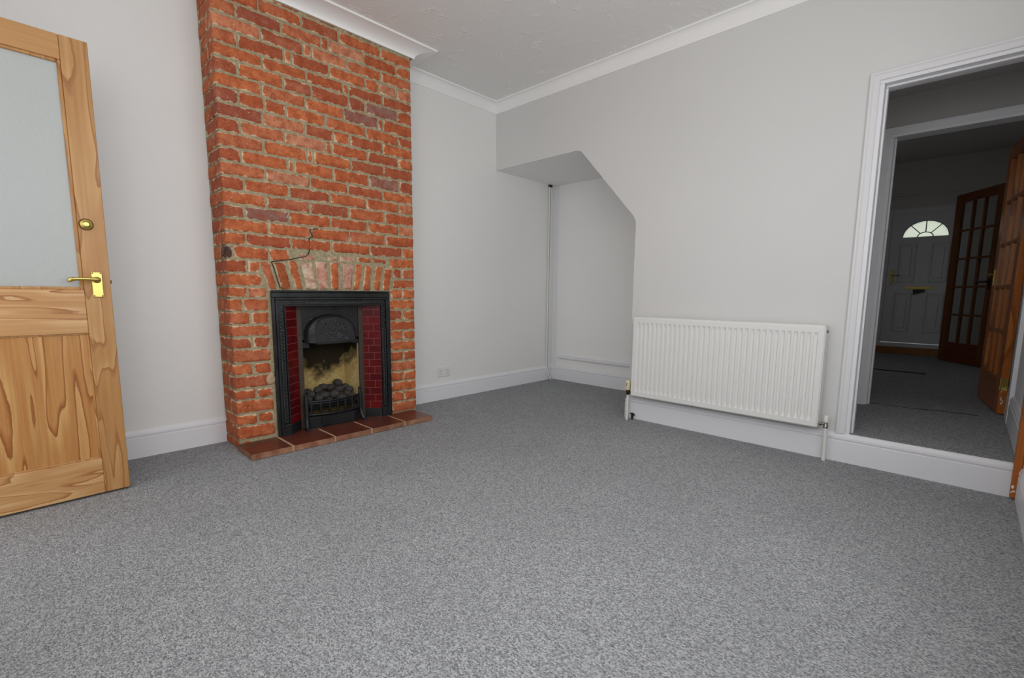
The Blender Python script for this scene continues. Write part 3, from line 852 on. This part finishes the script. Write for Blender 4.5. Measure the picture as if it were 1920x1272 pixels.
m = MB().lathe((DW - .064, -.006, Z(1.227)), (0, -1, 0), [(-.002, .0205), (.003, .0205), (.0045, .018), (.0045, .0125), (.007, .012), (.0075, .008)], 24)
part('lock_face', m, BRASS, ring_o)
m = MB().lathe((DW - .063, -.0125, Z(1.222)), (0, -1, 0), [(0, .0025), (.001, .0022)], 8)
part('keyhole', m, BLACKP, ring_o)
m = MB().box(DW - .066, DW - .027, -.005, .001, Z(.911), Z(1.023), .003)
pl = part('handle_plate', m, BRASS, label='brass backplate with four screws')
m = MB().lathe((DW - .047, -.003, Z(.988)), (0, -1, 0), [(0, .015), (.008, .014), (.016, .010), (.03, .009), (.036, .0085)], 16)
m.tube([(DW - .040, -.040, Z(.989)), (DW - .047, -.042, Z(.989)), (DW - .065, -.044, Z(.990)), (DW - .10, -.046, Z(.991)), (DW - .125, -.045, Z(.990)), (DW - .138, -.040, Z(.986)), (DW - .144, -.032, Z(.982))], [.008, .010, .0085, .0075, .0085, .010, .007], 12)
part('lever', m, BRASS, pl)
for x in (DW - .060, DW - .033):
    for z in (.917, 1.017): part('screw', MB().lathe((x, -.0045, Z(z)), (0, -1, 0), [(0, .0035), (.001, .003)], 8), DKBRASS, pl)
part('latch', MB().box(DW - .001, DW + .007, .016, .028, Z(.972), Z(.988), .002), DKBRASS)
for z in (.25, 1.75): part('hinge', MB().lathe((-.004, -.003, z - .05), (0, 0, 1), [(0, .006), (.1, .006)], 10), BRASS)

# ------------------------------------------------------------------ radiator
RY0, RY1, RZ0, RZ1, RXF = -1.566, -2.757, .197, .777, -.110
RA = thing('radiator', (-.06, (RY0 + RY1) / 2, 0), 'white ribbed panel radiator hung low on the wall between alcove and doorway', 'radiator')
# pressed front panel with flutes
N = 34; pitch = (RY0 - RY1 - .05) / N
m = MB(); cols = []
ys = [RY0 - .001]; dx = [0]
def flute(f):   # depth of the pressed channel across one pitch
    if f < .18 or f > .82: return 0.0
    return .009 * min(1, (min(f, 1 - f) - .18) / .12)
for i in range(N):
    for f in (.0, .17, .24, .30, .5, .70, .76, .83): ys.append(RY0 - .025 - (i + f) * pitch); dx.append(flute(f))
ys.append(RY1 + .001); dx.append(0)
zs = [RZ0, RZ0 + .006, RZ0 + .034, RZ0 + .046, RZ0 + .06, RZ1 - .06, RZ1 - .046, RZ1 - .034, RZ1 - .006, RZ1]
kz = [0, 0, 0, .7, 1, 1, .7, 0, 0, 0]
rim = [.004, 0, 0, 0, 0, 0, 0, 0, 0, .004]
nn = len(ys); vs = [(RXF + dx[i] * kz[j] + rim[j], ys[i], zs[j]) for j in range(len(zs)) for i in range(nn)]
m.add(vs, [(j * nn + i, j * nn + i + 1, (j + 1) * nn + i + 1, (j + 1) * nn + i) for j in range(len(zs) - 1) for i in range(nn - 1)])
m.box(RXF + .011, RXF + .017, RY1 + .002, RY0 - .002, RZ0 + .002, RZ1 - .002)
obj('front_panel', m, RADW, RA)
for y in (RY0, RY1): obj('side_cover', MB().box(RXF + .004, -.032, y - .004, y + .004, RZ0 + .004, RZ1 - .004, .003), RADW, RA)
m = MB().box(RXF + .006, -.034, RY1, RY0, RZ1 - .003, RZ1 + .004, .002)
y = RY1 + .03
while y < RY0 - .03:
    m.box(RXF + .02, -.045, y, y + .012, RZ1 + .0035, RZ1 + .0055); y += .022
obj('top_grille', m, RADW, RA)
m = MB().box(-.050, -.036, RY1 + .004, RY0 - .004, RZ0 + .004, RZ1 - .006, .003)
m.box(-.09, -.05, RY1 + .02, RY0 - .02, RZ0 + .012, RZ0 + .04); m.box(-.09, -.05, RY1 + .02, RY0 - .02, RZ1 - .05, RZ1 - .02)
obj('rear_panel', m, RADW, RA)
for y in (-1.80, -2.50): obj('bracket', MB().box(-.037, -.001, y - .015, y + .015, RZ0 + .03, RZ1 - .08, .002), RUST, RA)
obj('support_clip', MB().box(-.07, -.058, -2.02, -2.012, RZ0 - .014, RZ0 + .004), RUST, RA)
m = MB().lathe((-.07, RY1 - .003, RZ1 - .03), (0, -1, 0), [(0, .010), (.004, .010), (.005, .005), (.010, .004)], 10)
obj('bleed_valve', m, STEEL, RA)
# thermostatic valve on the alcove end
VY = -1.527; VX = -.085
m = MB().lathe((VX, VY, .193), (0, 0, 1), [(0, .008), (.004, .011), (.022, .011), (.026, .016), (.034, .016), (.036, .013), (.040, .013)], 14)
m.tube([(VX, VY - .045, .212), (VX, VY, .212)], [.009, .009], 10)
m.lathe((VX, VY - .022, .212), (0, -1, 0), [(0, .014), (.012, .014)], 6, False)
tv = obj('thermostatic_valve', m, DKBRASS, RA, label='brass valve with cream thermostatic head')
m = MB().lathe((VX, VY, .233), (0, 0, 1), [(0, .018), (.004, .020), (.058, .020), (.066, .018), (.072, .010), (.074, .001)], 18)
for k in range(14):
    a = 2 * PI * k / 14
    m.box(VX + .0195 * math.cos(a) - .0018, VX + .0195 * math.cos(a) + .0018, VY + .0195 * math.sin(a) - .0018, VY + .0195 * math.sin(a) + .0018, .238, .290)
CREAMP = mat_plain('cream_plastic', lin(222, 214, 178), .4, 0, .4, 20, .02, .02)
obj('valve_head', m, CREAMP, tv)
m = MB().box(VX - .0215, VX - .0195, VY - .002, VY + .002, .262, .287)
obj('indicator_mark', m, BLACKP, tv)
m = MB().tube([(VX, VY, .196), (VX, VY, .0)], .0085, 12)
m.tube([(VX + .028, VY + .022, .145), (VX + .028, VY + .022, .0)], .0095, 12)
m.lathe((VX + .028, VY + .022, .145), (0, 0, 1), [(0, .0095), (.006, .007), (.008, .001)], 12)
obj('tail_pipe', m, PLAS, RA, label='white painted pipes dropping from the valve to the carpet')
m = MB().tube([(-.021, -1.553, .030), (-.055, -1.553, .030)], .007, 8)
m.tube([(-.05, -1.553, .046), (-.05, -1.553, .016)], .009, 8); m.box(-.062, -.046, -1.567, -1.539, .042, .052, .003)
m.tube([(-.05, -1.553, .02), (-.05, -1.553, 0)], .007, 8)
obj('drain_cock', m, DARKM, RA, label='small brown drain cock at the foot of the skirting')
# lockshield on the doorway end
LY = -2.796; LX_ = -.075
m = MB().tube([(LX_, RY1 + .005, .218), (LX_, LY, .218)], .0075, 10)
m.lathe((LX_, RY1 - .008, .218), (0, -1, 0), [(0, .012), (.010, .012), (.012, .009)], 6, False)
m.lathe((LX_, LY, .196), (0, 0, 1), [(0, .012), (.014, .012), (.016, .010), (.034, .010)], 12)
lk = obj('lockshield_valve', m, STEEL, RA, label='chrome lockshield valve')
m = MB().lathe((LX_, LY, .229), (0, 0, 1), [(0, .011), (.004, .0125), (.034, .0115), (.040, .008), (.041, .001)], 14)
obj('valve_cap', m, PLAS, lk)
m = MB().tube([(LX_, LY, .197), (LX_ + .012, LY, .14), (LX_ + .02, LY, 0)], .0105, 12)
obj('tail_pipe', m, PLAS, RA)

# ------------------------------------------------------------------ small fittings
GREYP = mat_plain('socket_slot', lin(96, 94, 92), .6)
SK = thing('wall_socket', (-.642, 0, .206), 'white double plug socket on the wall just above the skirting right of the chimney', 'socket')
m = MB().box(-.715, -.569, -.010, 0, .206, .290, .004)
fp_ = obj('faceplate', m, PLAS, SK)
for x in (-.678, -.606):
    m = MB()
    m.box(x - .003, x + .003, -.0108, -.009, .252, .262)
    m.box(x - .013, x - .007, -.0108, -.009, .228, .234); m.box(x + .007, x + .013, -.0108, -.009, .228, .234)
    obj('pin_holes', m, GREYP, SK)
for x in (-.655, -.629): obj('rocker_switch', MB().box(x - .006, x + .006, -.014, -.009, .250, .268, .002), PLAS, SK)
for x in (-.690, -.594): obj('screw', MB().lathe((x, -.010, .248), (0, -1, 0), [(0, .003), (.0008, .0025)], 8), GREYP, SK)
for i, (x, w_) in enumerate(((.776, 'left of the pair'), (.806, 'right of the pair, nearer the corner'))):
    P_ = thing('heating_pipe', (x, -.014, 0), 'thin white vertical pipe in the alcove corner, ' + w_, 'pipe', 'pipes in the alcove corner')
    m = MB().tube([(x, -.013, 2.085), (x, -.013, .16), (x, -.026, .12), (x + .004, -.03, .075), (x + .03 + i * .01, -.046, .012), (x + .034 + i * .01, -.05, 0)], .0085, 10)
    obj('pipe_run', m, PLAS, P_)
    m = MB().lathe((x, -.013, 2.062), (0, 0, 1), [(0, .011), (.022, .011)], 10)
    obj('ceiling_collar', m, DARKM, P_)
m = MB().box(.7855, .7965, -.0012, 0.0, .16, 2.08)  # dark strip on the wall, painting the shade between the two pipes
struct('pipe_gap_shade', m, mat_plain('shadow_gap', lin(84, 82, 78), .9))

# ------------------------------------------------------------------ first doorway: architrave and lining
m = MB()
AW = .044
def architrave(mb, xf, yl, zt, z0, aw):
    """moulded frame up one side and across the head, mitred at the corner; it stands on the -x face of a wall"""
    prof = [(0, 0), (.012, 0), (.014, .003), (.014, aw * .55), (.017, aw * .66), (.019, aw * .72), (.019, aw - .004), (.016, aw), (0, aw)]
    n = len(prof); vs = []
    for d, w in prof: vs.append((xf - d, yl + w, z0))
    for d, w in prof: vs.append((xf - d, yl + w, zt + w))
    for d, w in prof: vs.append((xf - d, YW, zt + w))
    fs = [(k * n + i, k * n + (i + 1) % n, (k + 1) * n + (i + 1) % n, (k + 1) * n + i) for k in (0, 1) for i in range(n)]
    fs += [tuple(range(n)), tuple(range(2 * n, 3 * n))]
    mb.add(vs, fs)
architrave(m, 0, D1L, 2.060, ST, AW)
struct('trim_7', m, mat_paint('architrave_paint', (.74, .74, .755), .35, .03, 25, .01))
m = MB()
m.box(-.004, .14, D1L - .020, D1L + .002, ST, 2.0415, .002); m.box(-.0042, .1402, YW, D1L + .002, 2.042, 2.062, .002)
m.box(.035, .075, D1L - .032, D1L - .0205, ST, 2.0295, .003); m.box(.0352, .0748, YW, D1L - .0205, 2.030, 2.0415, .003)
struct('trim_8', m, TRIMB)
# pine upright on the right-hand edge of the opening
PO = thing('door_2', (-.032, -3.563, 0), 'narrow orange pine upright with chipped white paint at the right edge of the picture, beside the step', 'door edge', kind='structure')
m = MB().box(-.047, -.021, -3.573, -3.544, .008, 2.04, .004)
obj('door_stile', m, ORNG, PO)
m = MB()
for y, z, a, b in ((-3.551, .060, .006, .010), (-3.556, .040, .008, .005), (-3.549, .034, .004, .004)): m.ball((-.047, y, z), .0016, a, b, 1)
obj('paint_chips', m, PLAS, PO)

# ------------------------------------------------------------------ lobby and hall beyond
X2 = 1.0
m = MB().box(0.0, X2 + .1, YW, -2.64, ST - .06, ST); m.box(X2 + .1, 5.3, YW, -1.2, ST - .06, ST)
struct('floor_hall', m, CARPET)
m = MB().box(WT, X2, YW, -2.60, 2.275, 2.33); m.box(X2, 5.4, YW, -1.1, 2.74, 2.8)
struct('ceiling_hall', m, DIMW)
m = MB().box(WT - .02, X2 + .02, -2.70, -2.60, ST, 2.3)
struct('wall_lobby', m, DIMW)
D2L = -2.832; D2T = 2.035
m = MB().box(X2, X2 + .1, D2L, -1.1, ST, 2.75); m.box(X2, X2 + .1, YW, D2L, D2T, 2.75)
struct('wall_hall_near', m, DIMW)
m = MB()
architrave(m, X2, D2L, D2T, ST, .044)
m.box(X2 - .004, X2 + .12, D2L - .018, D2L + .002, ST, D2T - .0185, .002); m.box(X2 - .0042, X2 + .1202, YW, D2L + .002, D2T - .018, D2T + .002, .002)
m.box(X2 + .03, X2 + .06, D2L - .030, D2L - .0185, ST, D2T - .0185, .002)
m.box(X2 - .014, X2 + .12, YW, YW + .022, ST, D2T, .002)
struct('trim_9', m, TRIM)
m = MB().sweep([(X2, D2L + .045), (X2, -2.70)], [(d, z + ST) for d, z in skirt(.18)], 1)
m.sweep([(X2 - .02, YW), (.0, YW)], [(d, z + ST) for d, z in skirt(.18)], -1)
m.sweep([(5.2, YW), (X2 + .13, YW)], [(d, z + ST) for d, z in skirt(.18)], -1)
struct('baseboard_hall', m, TRIM)
XF = 5.2
m = MB().box(XF + .02, XF + .16, -2.36, -1.1, ST, 2.76); m.box(XF + .02, XF + .16, YW, -3.262, ST, 2.76); m.box(XF + .02, XF + .16, -3.262, -2.36, 2.14, 2.76)
m.box(X2 + .1, XF + .1, -1.2, -1.1, ST, 2.76)
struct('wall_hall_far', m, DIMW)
m = MB().box(XF - .015, XF + .03, -3.36, -2.28, 2.255, 2.285, .004); m.box(XF, XF + .03, -3.34, -2.30, 2.12, 2.26, .002)
struct('trim_10', m, DIMW)
m = MB().box(XF - .09, XF + .02, -3.30, -2.30, ST, .258, .004)
struct('trim_11', m, SILLW, label='low varnished timber sill under the white front door')
# white front door with fanlight
DY0, DY1 = -3.172, -2.448; DZ0, DZ1 = .318, 2.050
FDR = thing('door_3', (XF, -2.81, .258), 'white panelled front door with semicircular fanlight at the far end of the hall', 'door', kind='structure')
m = MB()
m.box(XF - .005, XF + .06, DY1, DY1 + .075, .258, 2.125, .004); m.box(XF - .005, XF + .06, DY0 - .075, DY0, .258, 2.125, .004)
m.box(XF - .0048, XF + .0598, DY0 + .0003, DY1 - .0003, DZ1, 2.1248, .004); m.box(XF - .02, XF + .0595, DY0 - .074, DY1 + .074, .2585, DZ0 - .006, .004)
obj('door_frame', m, UPVC, FDR)
FCY, FZ0, FR, FH = -2.808, 1.744, .236, .208
fan = [(FCY + FR * math.cos(PI * k / 24), FZ0 + FH * math.sin(PI * k / 24)) for k in range(25)]
m = MB(); xa, xb = XF + .006, XF + .05
m.box(xa, xb, DY0, DY1, DZ0, FZ0); m.box(xa, xb, DY0, FCY - FR, FZ0, DZ1); m.box(xa, xb, FCY + FR, DY1, FZ0, DZ1)
for (ya, za), (yb2, zb2) in zip(fan, fan[1:]): m.prism([(ya, za), (yb2, zb2), (yb2, DZ1), (ya, DZ1)], 0, xa, xb)
for (y0, y1, z0_, z1_) in ((-2.735, -2.545, 1.14, 1.655), (-3.065, -2.875, 1.14, 1.655), (-2.735, -2.545, .47, 1.0), (-3.065, -2.875, .47, 1.0)):
    frame_y = [(y0, y0 + .022), (y1 - .022, y1)]
    for a, b in frame_y: m.box(xa - .015, xa + .002, a, b, z0_, z1_, .006)
    m.box(xa - .0148, xa + .002, y0 + .0215, y1 - .0215, z0_, z0_ + .022, .006); m.box(xa - .0148, xa + .002, y0 + .0215, y1 - .0215, z1_ - .022, z1_, .006)
    m.box(xa - .012, xa + .002, y0 + .045, y1 - .045, z0_ + .05, z1_ - .05, .008)
slab_ = obj('door_slab', m, UPVC, FDR)
m = MB().prism(fan, 0, XF + .02, XF + .028)
obj('fanlight', m, OBSC, FDR, label='semicircular fanlight of pale obscured glass')
m = MB()
def bar(p, q, r=.006): m.tube([(XF + .016, *p), (XF + .016, *q)], r, 6)
inn = [(FCY + .08 * math.cos(PI * k / 12), FZ0 + .058 * math.sin(PI * k / 12)) for k in range(13)]
for a, b in zip(inn, inn[1:]): bar(a, b)
for a in (48, 90, 132):
    t = math.radians(a); bar((FCY + .08 * math.cos(t), FZ0 + .058 * math.sin(t)), (FCY + FR * math.cos(t), FZ0 + FH * math.sin(t)))
for a, b in zip(fan, fan[1:]): bar(a, b, .007)
obj('glazing_bars', m, BLACKP, bpy.data.objects['fanlight'])
m = MB().box(XF - .008, XF + .008, -2.945, -2.668, 1.046, 1.088, .006); m.box(XF - .018, XF - .004, -2.935, -2.678, 1.062, 1.084, .006)
obj('letter_plate', m, mat_metal('lit_brass', lin(246, 222, 140), .55, .6), FDR, label='brass letter plate')  # paler brass than the handles, bright reflection put into the colour
m = MB().prism([(-2.745, 1.045), (-2.872, 1.045), (-2.868, 1.010), (-2.752, .975)], 0, XF - .012, XF + .006)
obj('letter_flap', m, BLACKP, FDR)
m = MB().box(XF - .008, XF + .008, -2.520, -2.488, 1.112, 1.310, .006)
hp = obj('handle_plate', m, BRASS, FDR)
m = MB().tube([(XF - .004, -2.504, 1.240), (XF - .045, -2.506, 1.240), (XF - .052, -2.52, 1.240), (XF - .052, -2.56, 1.238), (XF - .048, -2.605, 1.236)], [.009, .008, .009, .008, .010], 8)
obj('lever', m, BRASS, hp)

def glazed_door(name, loc, rz, w, h, label, flip=1, handle_dark=False, hinge_hw=True, ORNG=ORNG, ORNGH=ORNGH):
    """fifteen-pane pine door in its own frame: x from the hinge, face towards -y*flip"""
    o = thing(name, loc, label, 'door', kind='structure', rz=rz)
    t = .038; s = .098; br = .235; tr = .10; mb_ = .024
    for x0, x1 in ((0, s), (w - s, w)): obj('stile', MB().box(x0, x1, -t / 2, t / 2, 0, h, .003), ORNG, o, True)
    obj('top_rail', MB().box(s, w - s, -t / 2 + .0004, t / 2 - .0004, h - tr, h - .0005, .003), ORNGH, o, True)
    obj('bottom_rail', MB().box(s, w - s, -t / 2 + .0004, t / 2 - .0004, .0005, br, .003), ORNGH, o, True)
    m = MB(); iw = w - 2 * s; ih = h - tr - br
    for k in (1, 2):
        x = s + iw * k / 3; m.box(x - mb_ / 2, x + mb_ / 2, -t / 2 + .003, t / 2 - .003, br, h - tr, .004)
    for k in (1, 2, 3, 4):
        z = br + ih * k / 5; m.box(s, w - s, -t / 2 + .004, t / 2 - .004, z - mb_ / 2, z + mb_ / 2, .004)
    obj('glazing_bars', m, ORNG, o, True)
    obj('glass_panes', MB().box(s - .004, w - s + .004, -.002, .002, br - .004, h - tr + .004), GLASS, o, True)
    for sd in (1, -1):
        hm = DARKM if (handle_dark or sd != flip) else BRASS
        y0 = sd * t / 2
        p_ = obj('handle_plate', MB().box(w - .068, w - .030, min(y0, y0 + sd * .005), max(y0, y0 + sd * .005), .862, .982, .002), BRASS if not handle_dark else DARKM, o, True)
        m = MB().tube([(w - .049, y0, .945), (w - .049, y0 + sd * .045, .945), (w - .062, y0 + sd * .050, .945), (w - .11, y0 + sd * .048, .946), (w - .155, y0 + sd * .043, .94)], [.009, .008, .009, .008, .009], 8)
        obj('lever', m, hm, p_, True)
    if hinge_hw:
        for z in (.20, h - .22):
            obj('hinge', MB().box(-.003, .0005, -t / 2 + .002, t / 2 - .008, z - .04, z + .04, .001).lathe((-.003, flip * t / 2, z - .04), (0, 0, 1), [(0, .005), (.08, .005)], 8), BRASS, o, True)
    return o
a1 = math.atan2(.085, .66)
gd = glazed_door('door_4', (1.275, -3.538, ST + .008), a1, .70, 1.868, 'orange pine glazed door seen edge-on, open against the right side of the second doorway', 1)
m = MB()
for y, z, a, b in ((.006, .10, .004, .018), (.002, .07, .006, .010), (-.004, .085, .003, .012), (.008, .15, .003, .006)): m.ball((-.001, y, z), .0015, a, b, 1)
obj('paint_chips', m, PLAS, gd, True)
dv = Vector((4.173 - 4.743, -3.480 + 3.104)); 
glazed_door('door_5', (4.743, -3.104, ST + .008), math.atan2(dv.y, dv.x), dv.length + .03, 1.985, 'shade-darkened pine fifteen-pane glazed door standing open in front of the far front door', -1, True, False, DKPINE, DKPINEH)
m = MB().tube([(3.36, -2.50, ST + .004), (3.20, -2.60, ST + .004), (3.13, -2.68, ST + .004), (3.13, -2.83, ST + .004), (3.12, -3.07, ST + .004)], .006, 8)
finish(obj('cable', m, BLACKP), 'thin black cable lying across the dark hall carpet', 'cable')
m = MB().tube([(1.075, -2.86, ST + .001), (1.078, -2.94, ST + .001), (1.078, -3.07, ST + .001), (1.10, -3.17, ST + .001), (1.128, -3.24, ST + .001), (1.136, -3.43, ST + .001)], .003, 6)
finish(obj('carpet_seam', m, BLACKP), 'dark join in the hall carpet at the second doorway', 'carpet join')
finish(obj('threshold_strip', MB().box(1.070, 1.078, -2.955, -2.915, ST, ST + .004, .001), STEEL), 'glinting scrap of metal strip in the hall carpet, nearer the left door jamb', 'threshold strip')
finish(obj('threshold_strip', MB().box(1.08, 1.088, -3.10, -3.07, ST, ST + .004, .001), STEEL), 'small glinting scrap of metal strip at the middle of the hall carpet join', 'threshold strip')
# ground outside the back door and the front door
m = MB().box(-9, XW - .12, -9, 3, -.2, -.05); m.box(XW - .12, XF + .16, -9, YW - .1, -.2, -.05); m.box(XF + .16, 10, -7, 3, -.2, .1)
struct('ground', m, mat_plain('paving', lin(150, 148, 140), .9))

# ------------------------------------------------------------------ light
w = bpy.data.worlds.new('overcast'); bpy.context.scene.world = w; w.use_nodes = True
w.node_tree.nodes['Background'].inputs[0].default_value = (.93, .97, 1.0, 1)
w.node_tree.nodes['Background'].inputs[1].default_value = .9
def area(name, loc, rot, sx, sy, power, col=(1, 1, 1)):
    l = bpy.data.lights.new(name, 'AREA'); l.shape = 'RECTANGLE'; l.size = sx; l.size_y = sy; l.energy = power; l.color = col
    o = bpy.data.objects.new(name, l); C.objects.link(o); o.location = loc; o.rotation_euler = rot; return o
# daylight through the window and the open back door behind the camera
area('window_daylight', (XW - .02, (W0 + W1) / 2, (WZ0 + WZ1) / 2), (0, -PI / 2, 0), WZ1 - WZ0, W1 - W0, 8, (1, .992, .985))
area('back_door_daylight', (XW - .06, -.93, 1.0), (0, -PI / 2, 0), 1.95, .72, 3.5, (.98, .99, 1))
area('added_window_fill', ((V0 + V1) / 2, YW - .004, (WZ0 + WZ1) / 2), (PI / 2, 0, 0), V1 - V0, WZ1 - WZ0, 19, (1, .992, .985))  # area lamp in the unseen window added on the right-hand wall
area('added_hall_fill', (3.2, -1.23, 1.6), (-PI / 2, 0, 0), 1.2, 1.2, 2.1, (1, .99, .97))  # unseen fill lamp, added to brighten the hall

fl = area('added_corner_fill', (-3.35, -3.2, 1.95), (0, 0, 0), 1.4, 1.2, 17, (1, .995, .99))  # unseen soft fill lamp, added near the camera to even the room light
fl.rotation_euler = (Vector((-.5, -.3, 1.0)) - fl.location).to_track_quat('-Z', 'Y').to_euler()

# ------------------------------------------------------------------ camera
cd = bpy.data.cameras.new('camera'); co = bpy.data.objects.new('camera', cd); C.objects.link(co)
fw = Vector((.71469131, .68779078, -.12712265)); rt = Vector((.69419327, -.71973606, .00870084)); up = Vector((.08551039, .0944661, .99184884))
co.matrix_world = Matrix(((rt.x, up.x, -fw.x, -3.21924), (rt.y, up.y, -fw.y, -3.32719), (rt.z, up.z, -fw.z, .94325), (0, 0, 0, 1)))
cd.sensor_fit = 'HORIZONTAL'; cd.sensor_width = 36; cd.lens = 887.0041 / 1920 * 36
cd.shift_y = 28.5613 / 1920
cd.clip_start = .02
bpy.context.scene.camera = co
bpy.context.scene.view_settings.view_transform = 'Standard'
bpy.context.scene.view_settings.look = 'None'
